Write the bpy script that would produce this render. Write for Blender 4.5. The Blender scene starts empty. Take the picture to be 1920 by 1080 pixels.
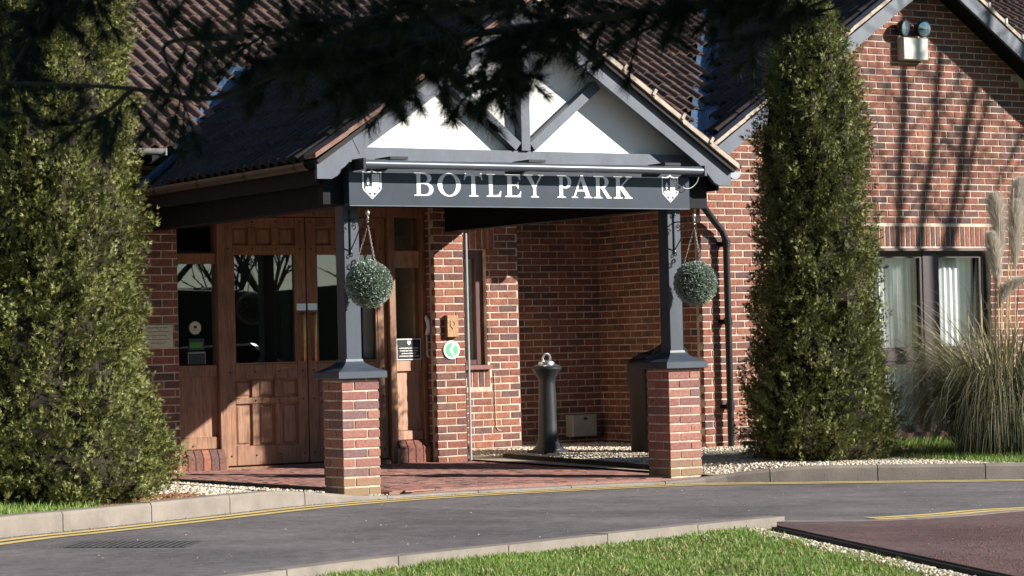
import bpy, bmesh, math, random
import numpy as np
from mathutils import Vector, Matrix, noise

random.seed(7)
rng = np.random.default_rng(7)
scene = bpy.context.scene
COL = scene.collection
PI = math.pi

# ------------------------------------------------------------------ camera
CAM = np.array((-8.8764, -16.8237, 1.1663))
YAW, PITCH, ROLL, FPX = 0.5563, 0.0229, -0.0241, 4554.9
_cy, _sy, _cp, _sp = math.cos(YAW), math.sin(YAW), math.cos(PITCH), math.sin(PITCH)
FWD = np.array((_sy * _cp, _cy * _cp, _sp))
_r = np.array((_cy, -_sy, 0.0))
_u = np.cross(_r, FWD)
RIGHT = math.cos(ROLL) * _r + math.sin(ROLL) * _u
UP = -math.sin(ROLL) * _r + math.cos(ROLL) * _u
cam = bpy.data.cameras.new('camera')
cam.sensor_width = 36.0
cam.lens = 36.0 * FPX / 1920.0
cam.clip_start = 0.1
cam.clip_end = 2000
cam.dof.use_dof = True
cam.dof.focus_distance = 19.6
cam.dof.aperture_fstop = 7.0
camo = bpy.data.objects.new('camera', cam)
COL.objects.link(camo)
camo.matrix_world = Matrix(((RIGHT[0], UP[0], -FWD[0], CAM[0]), (RIGHT[1], UP[1], -FWD[1], CAM[1]),
                            (RIGHT[2], UP[2], -FWD[2], CAM[2]), (0, 0, 0, 1)))
scene.camera = camo

# ------------------------------------------------------------------ light
SUN = Vector((0.93, -1.0, 0.61)).normalized()      # towards the sun
world = bpy.data.worlds.new('World')
scene.world = world
world.use_nodes = True
wn = world.node_tree
for n in list(wn.nodes):
    wn.nodes.remove(n)
sky = wn.nodes.new('ShaderNodeTexSky')
sky.sky_type = 'NISHITA'
sky.sun_disc = False
sky.sun_elevation = math.asin(SUN.z)
sky.sun_rotation = math.atan2(SUN.x, SUN.y)
sky.air_density = 1.0
sky.dust_density = 0.0
sky.ozone_density = 3.0
bg = wn.nodes.new('ShaderNodeBackground')
bg.inputs['Strength'].default_value = 0.05
wo = wn.nodes.new('ShaderNodeOutputWorld')
wn.links.new(sky.outputs[0], bg.inputs[0])
wn.links.new(bg.outputs[0], wo.inputs[0])
sl = bpy.data.lights.new('sun', 'SUN')
sl.energy = 5.0
sl.angle = math.radians(0.5)
sl.color = (1.0, 0.95, 0.88)
so = bpy.data.objects.new('sun', sl)
COL.objects.link(so)
so.rotation_euler = (-SUN).to_track_quat('-Z', 'Y').to_euler()
so.location = (20, -20, 20)
vs = scene.view_settings
vs.view_transform = 'Standard'
vs.look = 'None'
vs.gamma = 1.0
vs.exposure = 0.95
vs.use_curve_mapping = False
scene.cycles.max_bounces = 6
scene.cycles.diffuse_bounces = 2
scene.cycles.transparent_max_bounces = 12

# ------------------------------------------------------------------ materials
def new_mat(name):
    m = bpy.data.materials.new(name)
    m.use_nodes = True
    nt = m.node_tree
    for n in list(nt.nodes):
        nt.nodes.remove(n)
    out = nt.nodes.new('ShaderNodeOutputMaterial')
    b = nt.nodes.new('ShaderNodeBsdfPrincipled')
    nt.links.new(b.outputs[0], out.inputs[0])
    return m, nt, b, out

def ramp(nt, stops, interp='LINEAR'):
    r = nt.nodes.new('ShaderNodeValToRGB')
    r.color_ramp.interpolation = interp
    els = r.color_ramp.elements
    while len(els) < len(stops):
        els.new(0.5)
    for e, (p, c) in zip(els, stops):
        e.position = p
        e.color = (c[0], c[1], c[2], 1)
    return r

def noise_node(nt, scale, detail=4, rough=0.6, coord='pos', stretch=None):
    n = nt.nodes.new('ShaderNodeTexNoise')
    n.inputs['Scale'].default_value = scale
    n.inputs['Detail'].default_value = detail
    n.inputs['Roughness'].default_value = rough
    g = nt.nodes.new('ShaderNodeNewGeometry')
    src = g.outputs['Position']
    if stretch:
        mp = nt.nodes.new('ShaderNodeMapping')
        mp.inputs['Scale'].default_value = stretch
        nt.links.new(src, mp.inputs[0])
        src = mp.outputs[0]
    nt.links.new(src, n.inputs['Vector'])
    return n

def rand_node(nt):
    g = nt.nodes.new('ShaderNodeNewGeometry')
    oi = nt.nodes.new('ShaderNodeObjectInfo')
    a = nt.nodes.new('ShaderNodeMath'); a.operation = 'ADD'
    nt.links.new(g.outputs['Random Per Island'], a.inputs[0])
    nt.links.new(oi.outputs['Random'], a.inputs[1])
    f = nt.nodes.new('ShaderNodeMath'); f.operation = 'FRACT'
    nt.links.new(a.outputs[0], f.inputs[0])
    return f.outputs[0]

def mix(nt, a, b, fac, mode='MIX'):
    m = nt.nodes.new('ShaderNodeMix')
    m.data_type = 'RGBA'
    m.blend_type = mode
    for s, v in ((m.inputs[6], a), (m.inputs[7], b), (m.inputs[0], fac)):
        if hasattr(v, 'is_output') or isinstance(v, bpy.types.NodeSocket):
            nt.links.new(v, s)
        elif isinstance(v, (tuple, list)):
            s.default_value = (v[0], v[1], v[2], 1)
        else:
            s.default_value = v
    return m.outputs[2]

def bump(nt, b, height, strength=0.3, dist=0.01):
    bp = nt.nodes.new('ShaderNodeBump')
    bp.inputs['Strength'].default_value = strength
    bp.inputs['Distance'].default_value = dist
    nt.links.new(height, bp.inputs['Height'])
    nt.links.new(bp.outputs[0], b.inputs['Normal'])

def simple(name, col, rough=0.6, var=0.25, scale=20, metal=0.0, bmp=0.0, spec=0.4, bscale=None, stretch=None):
    m, nt, b, o = new_mat(name)
    n = noise_node(nt, scale, 5, 0.65, stretch=stretch)
    dark = tuple(c * (1 - var) for c in col)
    lite = tuple(min(1, c * (1 + var)) for c in col)
    r = ramp(nt, [(0.3, dark), (0.7, lite)])
    nt.links.new(n.outputs[0], r.inputs[0])
    nt.links.new(r.outputs[0], b.inputs['Base Color'])
    b.inputs['Roughness'].default_value = rough
    b.inputs['Metallic'].default_value = metal
    b.inputs['Specular IOR Level'].default_value = spec
    if bmp:
        n2 = noise_node(nt, bscale or scale * 3, 4, 0.6)
        bump(nt, b, n2.outputs[0], bmp, 0.005)
    return m

def palette_mat(name, cols, rough=0.85, nscale=35, nvar=0.45, bmp=0.4, stain=None, spec=0.3, big=None):
    """colour of each piece from a palette, with grain inside the piece"""
    m, nt, b, o = new_mat(name)
    k = len(cols)
    r = ramp(nt, [(i / k, c) for i, c in enumerate(cols)], 'CONSTANT')
    nt.links.new(rand_node(nt), r.inputs[0])
    n = noise_node(nt, nscale, 5, 0.7)
    rr = ramp(nt, [(0.25, (1 - nvar,) * 3), (0.75, (1 + nvar * 0.6,) * 3)])
    nt.links.new(n.outputs[0], rr.inputs[0])
    c = mix(nt, r.outputs[0], rr.outputs[0], 1.0, 'MULTIPLY')
    if stain:
        sc, colr, lo, hi, amt = stain
        n3 = noise_node(nt, sc, 6, 0.7)
        r3 = ramp(nt, [(lo, (0, 0, 0)), (hi, (amt,) * 3)])
        nt.links.new(n3.outputs[0], r3.inputs[0])
        c = mix(nt, c, colr, r3.outputs[0])
    if big:
        n5 = noise_node(nt, big[0], 5, .65, stretch=(1, 1, big[1]))
        r5 = ramp(nt, [(.3, (big[2],) * 3), (.62, (1.08,) * 3)])
        nt.links.new(n5.outputs[0], r5.inputs[0])
        c = mix(nt, c, r5.outputs[0], 1.0, 'MULTIPLY')
    nt.links.new(c, b.inputs['Base Color'])
    b.inputs['Roughness'].default_value = rough
    b.inputs['Specular IOR Level'].default_value = spec
    if bmp:
        n2 = noise_node(nt, nscale * 4, 4, 0.6)
        bump(nt, b, n2.outputs[0], bmp, 0.004)
    return m

def foliage_mat(name, cols, trans=0.25, rough=0.6, tcol=None, clump=None):
    m, nt, b, o = new_mat(name)
    r = ramp(nt, [(i / max(1, len(cols) - 1), c) for i, c in enumerate(cols)])
    nt.links.new(rand_node(nt), r.inputs[0])
    c = r.outputs[0]
    if clump:
        n = noise_node(nt, clump[0], 3, 0.6)
        r2 = ramp(nt, [(clump[1], (0, 0, 0)), (clump[2], (clump[4],) * 3)])
        nt.links.new(n.outputs[0], r2.inputs[0])
        c = mix(nt, c, clump[3], r2.outputs[0])
    nt.links.new(c, b.inputs['Base Color'])
    b.inputs['Roughness'].default_value = rough
    b.inputs['Specular IOR Level'].default_value = 0.35
    t = nt.nodes.new('ShaderNodeBsdfTranslucent')
    nt.links.new(c, t.inputs[0])
    ms = nt.nodes.new('ShaderNodeMixShader')
    ms.inputs[0].default_value = trans
    nt.links.new(b.outputs[0], ms.inputs[1])
    nt.links.new(t.outputs[0], ms.inputs[2])
    nt.links.new(ms.outputs[0], o.inputs[0])
    return m

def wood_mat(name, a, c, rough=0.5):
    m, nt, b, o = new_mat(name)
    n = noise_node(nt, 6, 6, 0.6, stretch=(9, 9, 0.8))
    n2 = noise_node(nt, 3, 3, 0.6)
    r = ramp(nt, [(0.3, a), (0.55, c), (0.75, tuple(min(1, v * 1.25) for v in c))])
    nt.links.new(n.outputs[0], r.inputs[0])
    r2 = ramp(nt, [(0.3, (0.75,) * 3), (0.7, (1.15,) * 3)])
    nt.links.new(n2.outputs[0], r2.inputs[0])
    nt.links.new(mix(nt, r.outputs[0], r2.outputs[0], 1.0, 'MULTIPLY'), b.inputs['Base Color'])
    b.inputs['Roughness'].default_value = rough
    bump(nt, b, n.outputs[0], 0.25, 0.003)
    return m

def glass_mat(name, tint=(0.95, 0.97, 0.97), boost=1.0):
    m, nt, b, o = new_mat(name)
    nt.nodes.remove(b)
    tr = nt.nodes.new('ShaderNodeBsdfTransparent'); tr.inputs[0].default_value = (*tint, 1)
    gl = nt.nodes.new('ShaderNodeBsdfGlossy'); gl.inputs['Roughness'].default_value = 0.0
    fr = nt.nodes.new('ShaderNodeLayerWeight'); fr.inputs['Blend'].default_value = .5
    pw = nt.nodes.new('ShaderNodeMath'); pw.operation = 'POWER'; pw.inputs[1].default_value = 5
    nt.links.new(fr.outputs['Facing'], pw.inputs[0])
    mu = nt.nodes.new('ShaderNodeMath'); mu.operation = 'MULTIPLY_ADD'; mu.inputs[1].default_value = .9; mu.inputs[2].default_value = .065 * boost
    nt.links.new(pw.outputs[0], mu.inputs[0])
    ms = nt.nodes.new('ShaderNodeMixShader')
    nt.links.new(mu.outputs[0], ms.inputs[0])
    nt.links.new(tr.outputs[0], ms.inputs[1])
    nt.links.new(gl.outputs[0], ms.inputs[2])
    nt.links.new(ms.outputs[0], o.inputs[0])
    return m

M = {}
M['brick'] = palette_mat('brick', [(.285, .110, .074), (.24, .094, .068), (.172, .082, .068), (.315, .128, .083), (.265, .10, .07),
                                   (.138, .079, .072), (.285, .116, .077), (.22, .09, .067), (.275, .112, .078), (.192, .091, .073)],
                         nscale=38, nvar=.55, bmp=.6, stain=(1.3, (.33, .20, .10), .57, .75, .5), big=(2.2, .35, .76))
M['pier_brick'] = palette_mat('pier_brick', [(.33, .145, .115), (.28, .125, .10), (.23, .11, .097), (.355, .165, .125), (.27, .12, .10),
                                   (.21, .12, .115), (.34, .15, .115), (.30, .135, .108)],
                         nscale=38, nvar=.5, bmp=.6)
def moss_brick(src):
    """greening and dirt splash low down on the entrance piers"""
    m = src; nt = m.node_tree
    b = next(n for n in nt.nodes if n.type == 'BSDF_PRINCIPLED')
    l = b.inputs['Base Color'].links[0]; c = l.from_socket
    g = nt.nodes.new('ShaderNodeNewGeometry'); s = nt.nodes.new('ShaderNodeSeparateXYZ')
    nt.links.new(g.outputs['Position'], s.inputs[0])
    n = noise_node(nt, 9, 5, .7)
    ad = nt.nodes.new('ShaderNodeMath'); ad.operation = 'MULTIPLY_ADD'; ad.inputs[1].default_value = -.5; ad.inputs[2].default_value = .0
    nt.links.new(n.outputs[0], ad.inputs[0])
    a2 = nt.nodes.new('ShaderNodeMath'); a2.operation = 'ADD'
    nt.links.new(s.outputs[2], a2.inputs[0]); nt.links.new(ad.outputs[0], a2.inputs[1])
    r = ramp(nt, [(0.0, (.8,) * 3), (0.19, (0, 0, 0))])
    sh = nt.nodes.new('ShaderNodeMath'); sh.operation = 'ADD'; sh.inputs[1].default_value = .2
    nt.links.new(a2.outputs[0], sh.inputs[0]); nt.links.new(sh.outputs[0], r.inputs[0])
    nt.links.new(mix(nt, c, (.25, .19, .10), r.outputs[0]), b.inputs['Base Color'])
moss_brick(M['pier_brick'])
M['mortar'] = simple('mortar', (.52, .415, .325), .95, .45, 7, bmp=.4)
M['tile'] = palette_mat('roof_tile', [(.15, .092, .074), (.125, .08, .066), (.17, .106, .084), (.105, .072, .062), (.155, .09, .07), (.18, .118, .095)],
                        nscale=22, nvar=.55, bmp=.7, stain=(5, (.17, .16, .10), .56, .70, .6), big=(1.6, 1, .72))
M['tile_dark'] = palette_mat('roof_tile_shaded', [(.045, .036, .034), (.058, .044, .04), (.038, .032, .032), (.065, .048, .042), (.05, .042, .04)],
                        nscale=22, nvar=.5, bmp=.6, stain=(9, (.24, .22, .19), .64, .72, .7), spec=.2)  # tile colour darkened for the shaded slopes, with pale lichen flecks
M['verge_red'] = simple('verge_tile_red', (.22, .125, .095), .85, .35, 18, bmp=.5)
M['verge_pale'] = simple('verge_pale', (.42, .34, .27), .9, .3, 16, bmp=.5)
def painted(name, col, fleck, amt=.35, rough=.45):
    m, nt, b, o = new_mat(name)
    n = noise_node(nt, 5, 6, .7, stretch=(1, 1, .5))
    r = ramp(nt, [(.3, tuple(c * .72 for c in col)), (.7, tuple(c * 1.22 for c in col))])
    nt.links.new(n.outputs[0], r.inputs[0])
    n2 = noise_node(nt, 34, 6, .8)
    r2 = ramp(nt, [(.66, (0, 0, 0)), (.72, (amt,) * 3)])
    nt.links.new(n2.outputs[0], r2.inputs[0])
    nt.links.new(mix(nt, r.outputs[0], fleck, r2.outputs[0]), b.inputs['Base Color'])
    b.inputs['Roughness'].default_value = rough
    b.inputs['Specular IOR Level'].default_value = .4
    n3 = noise_node(nt, 14, 5, .7, stretch=(1, 1, .12))
    bump(nt, b, n3.outputs[0], .22, .004)
    return m
M['paint'] = painted('grey_blue_paint', (.078, .092, .118), (.16, .17, .19), .3)
M['post_paint'] = painted('post_paint', (.045, .056, .076), (.2, .21, .23), .45)
M['paint_worn'] = painted('worn_grey_paint', (.085, .10, .128), (.34, .35, .36), .8, .5)
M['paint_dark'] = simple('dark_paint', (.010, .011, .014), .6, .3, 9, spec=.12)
M['sign'] = simple('sign_blue', (.026, .035, .052), .33, .18, 5)
M['white_paint'] = simple('white_lettering', (.92, .92, .92), .5, .04, 30)
M['render'] = simple('white_render', (.82, .8, .76), .8, .05, 6, bmp=.15, bscale=80)
M['lead'] = simple('lead_sky_tint', (.055, .10, .17), .4, .3, 8)  # blue of the reflected sky is put into the base colour
M['black'] = simple('black_plastic', (.012, .013, .015), .35, .3, 12)
M['iron'] = simple('wrought_iron', (.018, .018, .02), .38, .3, 40, spec=.7)
M['castgrey'] = simple('dark_grey_casting', (.022, .023, .027), .42, .2, 20)
M['greypvc'] = simple('pale_grey_plastic', (.5, .52, .53), .45, .08, 12)
M['gutter'] = simple('olive_gutter', (.045, .04, .028), .4, .25, 10)
M['cover'] = simple('black_cover_sheet', (.007, .008, .009), .45, .35, 9, bmp=.8, bscale=9, spec=.25)
M['boxgrey'] = simple('meter_box_grey', (.42, .4, .34), .5, .1, 8)
M['oak'] = wood_mat('oak', (.155, .068, .033), (.285, .14, .075))
M['oak_panel'] = wood_mat('oak_panel', (.175, .083, .044), (.32, .165, .092))
M['oak_lit'] = wood_mat('oak_sunlit', (.3, .15, .085), (.46, .255, .16))  # oak lightened in colour for the sunlit side light
M['brown_frame'] = wood_mat('brown_window_frame', (.05, .018, .014), (.085, .03, .022), .4)
M['dark_frame'] = wood_mat('dark_window_frame', (.02, .010, .010), (.035, .018, .017), .5)
M['brass'] = simple('brass', (.55, .33, .12), .3, .2, 20, metal=.9)
M['brass_plate'] = simple('brass_plate', (.5, .42, .3), .38, .25, 60, metal=.6, bmp=.4, bscale=120)
M['bronze'] = simple('bronze_relief', (.36, .2, .09), .5, .35, 70, bmp=.8, bscale=90)
M['steel'] = simple('brushed_steel', (.6, .6, .6), .3, .1, 40, metal=.9)
M['awning'] = simple('awning_tube', (.085, .098, .118), .34, .1, 9, metal=.3)
M['green'] = simple('green_enamel', (.12, .42, .22), .4, .08, 20)
M['green_dark'] = simple('green_print', (.06, .24, .03), .4, .2, 40)
M['cream'] = simple('cream_print', (.5, .47, .36), .5, .08, 40)
M['card'] = simple('dark_card', (.02, .025, .025), .4, .3, 20)
M['white'] = simple('white_enamel', (.78, .78, .76), .4, .05, 20)
M['curtain'] = simple('white_curtain', (.86, .85, .82), .9, .08, 5)
M['inner_wall'] = simple('beige_wall', (.62, .52, .38), .9, .06, 5)
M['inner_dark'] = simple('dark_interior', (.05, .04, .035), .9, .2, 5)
M['floor_in'] = simple('carpet', (.08, .03, .03), .95, .3, 30)
M['glass'] = glass_mat('window_glass', boost=1.0)
M['glass_door'] = glass_mat('door_glass', boost=2.1)
M['glass_clear'] = glass_mat('lamp_glass', (.9, .93, .95), 1.2)
M['kerb'] = simple('kerb_concrete', (.22, .19, .16), .9, .2, 4, bmp=.6, bscale=70)
M['edging'] = simple('dark_edging_board', (.028, .024, .02), .8, .4, 16)
M['gravel'] = palette_mat('gravel', [(.62, .54, .42), (.5, .42, .32), (.7, .63, .52), (.42, .34, .25), (.56, .46, .33), (.66, .6, .5)], nscale=60, nvar=.25, bmp=.2)
M['leaf_litter'] = palette_mat('leaf_litter', [(.3, .15, .07), (.24, .11, .05), (.36, .2, .1), (.2, .1, .05)], nscale=60, nvar=.3, bmp=.2)
M['bed'] = simple('gravel_bed', (.4, .33, .25), .95, .5, 60, bmp=1, bscale=80)
M['soil'] = simple('soil', (.07, .05, .035), .95, .4, 20, bmp=1)
M['yellow'] = None
M['bark'] = simple('bark', (.1, .075, .055), .9, .4, 18, bmp=1, stretch=(1, 1, .25))
M['cypress'] = foliage_mat('cypress_foliage', [(.042, .056, .014), (.105, .122, .03), (.20, .208, .052), (.31, .305, .10)], .08, .6, clump=(6, .62, .74, (.17, .125, .05), .5))
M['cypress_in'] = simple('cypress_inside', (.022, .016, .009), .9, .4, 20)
M['cypress2'] = foliage_mat('cypress_foliage_dark', [(.04, .057, .015), (.10, .12, .03), (.185, .20, .052), (.29, .29, .10)], .08, .6, clump=(6, .58, .72, (.19, .13, .055), .6))
M['box'] = foliage_mat('box_leaves', [(.10, .15, .105), (.20, .27, .20), (.36, .42, .35), (.5, .55, .47)], .12, .42)
M['box_in'] = simple('box_inside', (.02, .035, .02), .9, .3, 30)
M['pine'] = foliage_mat('pine_needles', [(.01, .018, .011), (.018, .028, .015), (.028, .04, .02)], .08, .6)
M['pine_bark'] = simple('pine_bark', (.045, .035, .028), .9, .4, 18, bmp=1)
M['grass'] = foliage_mat('grass', [(.10, .20, .025), (.17, .29, .045), (.24, .37, .07), (.34, .38, .15)], .35, .5, clump=(1.6, .45, .7, (.20, .22, .06), .75))
M['lawn'] = simple('lawn_base', (.05, .09, .02), .95, .4, 12, bmp=1)
M['pampas'] = foliage_mat('pampas_blades', [(.075, .082, .038), (.13, .135, .065), (.23, .215, .115), (.42, .36, .23)], .2, .5)
M['straw'] = simple('dry_stem', (.52, .38, .2), .7, .25, 12)
M['plume'] = foliage_mat('pampas_plume', [(.5, .44, .37), (.62, .56, .48), (.74, .68, .6)], .4, .8)
M['chain'] = simple('chain_metal', (.33, .31, .28), .45, .3, 60, metal=.7)
M['hedge'] = simple('clipped_hedge', (.03, .045, .018), .9, .6, 6, bmp=1)
M['car'] = simple('car_silver', (.5, .53, .56), .25, .03, 5, metal=.4)
M['car_glass'] = simple('car_glass', (.01, .012, .015), .08, .1, 5)
M['rubber'] = simple('rubber', (.02, .02, .02), .8, .2, 20)

def tarmac(name, a, c, streak, specks):
    m, nt, b, o = new_mat(name)
    n = noise_node(nt, 62, 6, .85)
    r = ramp(nt, [(.34, tuple(v * .4 for v in a)), (.5, a), (.66, tuple(v * 1.75 for v in a))])
    nt.links.new(n.outputs[0], r.inputs[0])
    n2 = noise_node(nt, 1.4, 5, .6, stretch=streak)
    mp = next(q for q in nt.nodes if q.type == 'MAPPING'); mp.vector_type = 'TEXTURE'; mp.inputs['Scale'].default_value = (1 / streak[0], 1 / streak[1], 1); mp.inputs['Rotation'].default_value = (0, 0, -.5)
    r2 = ramp(nt, [(.3, (0, 0, 0)), (.72, (1, 1, 1))])
    nt.links.new(n2.outputs[0], r2.inputs[0])
    cc = mix(nt, r.outputs[0], c, mix(nt, (0, 0, 0), r2.outputs[0], .6))
    n6 = noise_node(nt, 9, 6, .8)
    r6 = ramp(nt, [(.3, (.62,) * 3), (.7, (1.38,) * 3)])
    nt.links.new(n6.outputs[0], r6.inputs[0])
    cc = mix(nt, cc, r6.outputs[0], 1.0, 'MULTIPLY')
    n7 = noise_node(nt, .55, 4, .6)
    r7 = ramp(nt, [(.40, (.78,) * 3), (.55, (1.06,) * 3)])
    nt.links.new(n7.outputs[0], r7.inputs[0])
    cc = mix(nt, cc, r7.outputs[0], 1.0, 'MULTIPLY')
    n4 = noise_node(nt, 95, 2, .5)
    r4 = ramp(nt, [(.73, (0, 0, 0)), (.77, (specks,) * 3)])
    nt.links.new(n4.outputs[0], r4.inputs[0])
    cc = mix(nt, cc, (.35, .32, .3), r4.outputs[0])
    nt.links.new(cc, b.inputs['Base Color'])
    b.inputs['Roughness'].default_value = .85
    b.inputs['Specular IOR Level'].default_value = .3
    bump(nt, b, n.outputs[0], .7, .006)
    return m
M['tarmac'] = tarmac('road_tarmac', (.115, .102, .103), (.225, .203, .203), (.5, 1.3, 1), .3)
M['tarmac_red'] = tarmac('red_tarmac', (.125, .072, .066), (.115, .088, .088), (.5, .5, 1), .4)
M['red_chips'] = palette_mat('red_chippings', [(.2, .085, .07), (.16, .07, .06), (.26, .13, .11), (.13, .06, .055)], nscale=60, nvar=.3, bmp=.2)
M['paver'] = palette_mat('paving_block', [(.36, .17, .135), (.32, .15, .125), (.28, .15, .13), (.40, .20, .155), (.34, .17, .14), (.25, .14, .125)], nscale=40, nvar=.3, bmp=.4,
                         stain=(2.5, (.38, .25, .19), .5, .75, .5))

def worn_paint(name, col, under):
    m, nt, b, o = new_mat(name)
    n = noise_node(nt, 60, 6, .75)
    r = ramp(nt, [(.40, (0, 0, 0)), (.52, (1, 1, 1))])
    nt.links.new(n.outputs[0], r.inputs[0])
    n2 = noise_node(nt, 6, 4, .6)
    r2 = ramp(nt, [(.3, tuple(v * .8 for v in col)), (.7, col)])
    nt.links.new(n2.outputs[0], r2.inputs[0])
    nt.links.new(mix(nt, under, r2.outputs[0], r.outputs[0]), b.inputs['Base Color'])
    b.inputs['Roughness'].default_value = .75
    return m
M['yellow'] = worn_paint('yellow_line_paint', (.78, .58, .19), (.4, .32, .18))

# ------------------------------------------------------------------ mesh helpers
class MB:
    def __init__(s):
        s.v = []; s.f = []
    def add(s, vs_, fs):
        o = len(s.v)
        s.v.extend([tuple(map(float, p)) for p in vs_])
        s.f.extend([tuple(i + o for i in f) for f in fs])
    def box(s, x0, x1, y0, y1, z0, z1, rot=None, about=None):
        vs_ = [(x, y, z) for z in (z0, z1) for y in (y0, y1) for x in (x0, x1)]
        if rot is not None:
            c = Vector(about) if about else Vector(((x0 + x1) / 2, (y0 + y1) / 2, (z0 + z1) / 2))
            vs_ = [tuple(rot @ (Vector(p) - c) + c) for p in vs_]
        s.add(vs_, [(0, 2, 3, 1), (4, 5, 7, 6), (0, 1, 5, 4), (2, 6, 7, 3), (0, 4, 6, 2), (1, 3, 7, 5)])
        return s
    def cbox(s, x0, x1, y0, y1, z0, z1, c=.006):
        """box with bevelled front (-Y) edges"""
        vs_ = [(x0, y1, z0), (x1, y1, z0), (x1, y1, z1), (x0, y1, z1), (x0, y0 + c, z0), (x1, y0 + c, z0), (x1, y0 + c, z1), (x0, y0 + c, z1),
               (x0 + c, y0, z0 + c), (x1 - c, y0, z0 + c), (x1 - c, y0, z1 - c), (x0 + c, y0, z1 - c)]
        fs = [(8, 9, 10, 11), (4, 5, 9, 8), (5, 6, 10, 9), (6, 7, 11, 10), (7, 4, 8, 11), (0, 1, 5, 4), (1, 2, 6, 5), (2, 3, 7, 6), (3, 0, 4, 7), (3, 2, 1, 0)]
        s.add(vs_, fs)
        return s
    def prism_y(s, poly, y0, y1):
        """polygon of (x, z) points extruded along y"""
        n = len(poly)
        vs_ = [(p[0], y0, p[1]) for p in poly] + [(p[0], y1, p[1]) for p in poly]
        fs = [tuple(range(n)), tuple(range(2 * n - 1, n - 1, -1))]
        for i in range(n):
            j = (i + 1) % n
            fs.append((i, i + n, j + n, j))
        s.add(vs_, fs)
        return s
    def tube(s, pts, r, n=8, caps=True):
        pts = [Vector(p) for p in pts]
        rs = r if isinstance(r, (list, tuple)) else [r] * len(pts)
        rings = []
        prev = None
        for i, p in enumerate(pts):
            t = (pts[min(i + 1, len(pts) - 1)] - pts[max(i - 1, 0)])
            if t.length < 1e-9:
                t = Vector((0, 0, 1))
            t.normalize()
            if prev is None:
                a = t.orthogonal().normalized()
            else:
                a = prev - t * prev.dot(t)
                a = a.normalized() if a.length > 1e-6 else t.orthogonal().normalized()
            prev = a
            b = t.cross(a)
            rings.append([p + (a * math.cos(2 * PI * k / n) + b * math.sin(2 * PI * k / n)) * rs[i] for k in range(n)])
        vs_ = [q for ring in rings for q in ring]
        fs = []
        for i in range(len(pts) - 1):
            for k in range(n):
                k2 = (k + 1) % n
                fs.append((i * n + k, i * n + k2, (i + 1) * n + k2, (i + 1) * n + k))
        if caps:
            fs.append(tuple(range(n - 1, -1, -1)))
            fs.append(tuple((len(pts) - 1) * n + k for k in range(n)))
        s.add(vs_, fs)
        return s
    def lathe(s, prof, c, n=32, axis='z'):
        vs_ = []
        for r, h in prof:
            for k in range(n):
                a = 2 * PI * k / n
                if axis == 'z':
                    vs_.append((c[0] + r * math.cos(a), c[1] + r * math.sin(a), c[2] + h))
                else:
                    vs_.append((c[0] + r * math.cos(a), c[1] - h, c[2] + r * math.sin(a)))
        fs = []
        for i in range(len(prof) - 1):
            for k in range(n):
                k2 = (k + 1) % n
                fs.append((i * n + k, i * n + k2, (i + 1) * n + k2, (i + 1) * n + k))
        fs.append(tuple(range(n - 1, -1, -1)))
        fs.append(tuple((len(prof) - 1) * n + k for k in range(n)))
        s.add(vs_, fs)
        return s
    def mesh(s, name):
        me = bpy.data.meshes.new(name)
        me.from_pydata(s.v, [], s.f)
        me.update()
        return me
    def build(s, name, mat, parent=None, smooth=False, **props):
        return link(name, s.mesh(name), mat, parent, smooth, **props)

def link(name, me, mat, parent=None, smooth=False, **props):
    o = bpy.data.objects.new(name, me)
    COL.objects.link(o)
    if mat is not None and not me.materials:
        me.materials.append(mat)
    if smooth:
        me.polygons.foreach_set('use_smooth', [True] * len(me.polygons))
        if smooth != 'all':
            me.set_sharp_from_angle(angle=math.radians(38))
    if parent is not None:
        o.parent = parent
        if parent.type == 'EMPTY':
            o.matrix_parent_inverse = Matrix.Translation(-Vector(parent.location))
    for k, v in props.items():
        o[k] = v
    return o

def thing(name, label, cat, loc=(0, 0, 0), group=None):
    o = bpy.data.objects.new(name, None)
    COL.objects.link(o)
    o.empty_display_size = .1
    o.location = loc
    o['label'] = label
    o['category'] = cat
    if group:
        o['group'] = group
    return o

def tag(o, label, cat, group=None):
    o['label'] = label
    o['category'] = cat
    if group:
        o['group'] = group
    return o

def np_mesh(name, V, F):
    me = bpy.data.meshes.new(name)
    V = np.asarray(V, np.float32); F = np.asarray(F, np.int32)
    me.vertices.add(len(V)); me.vertices.foreach_set('co', V.ravel())
    k = F.shape[1]
    me.loops.add(F.size); me.loops.foreach_set('vertex_index', F.ravel())
    me.polygons.add(len(F))
    me.polygons.foreach_set('loop_start', np.arange(0, F.size, k, dtype=np.int32))
    me.polygons.foreach_set('loop_total', np.full(len(F), k, np.int32))
    me.update(calc_edges=True)
    return me

def pix(p):
    d = np.asarray(p, float) - CAM
    z = d @ FWD
    return 960 + FPX * (d @ RIGHT) / z, 540 - FPX * (d @ UP) / z, z

def catmull(pts, per=8):
    P_ = [np.array(p, float) for p in pts]
    P_ = [2 * P_[0] - P_[1]] + P_ + [2 * P_[-1] - P_[-2]]
    out = []
    for i in range(1, len(P_) - 2):
        for k in range(per):
            t = k / per
            a, b, c, d = P_[i - 1:i + 3]
            out.append(.5 * ((2 * b) + (-a + c) * t + (2 * a - 5 * b + 4 * c - d) * t * t + (-a + 3 * b - 3 * c + d) * t ** 3))
    out.append(P_[-2])
    return np.array(out)

def sstep(a, b, x):
    t = min(1, max(0, (x - a) / (b - a)))
    return t * t * (3 - 2 * t)

# ------------------------------------------------------------------ ground, road, kerbs
def zr(x, y):
    return -.008 - .012 * x + .006 * y

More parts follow.
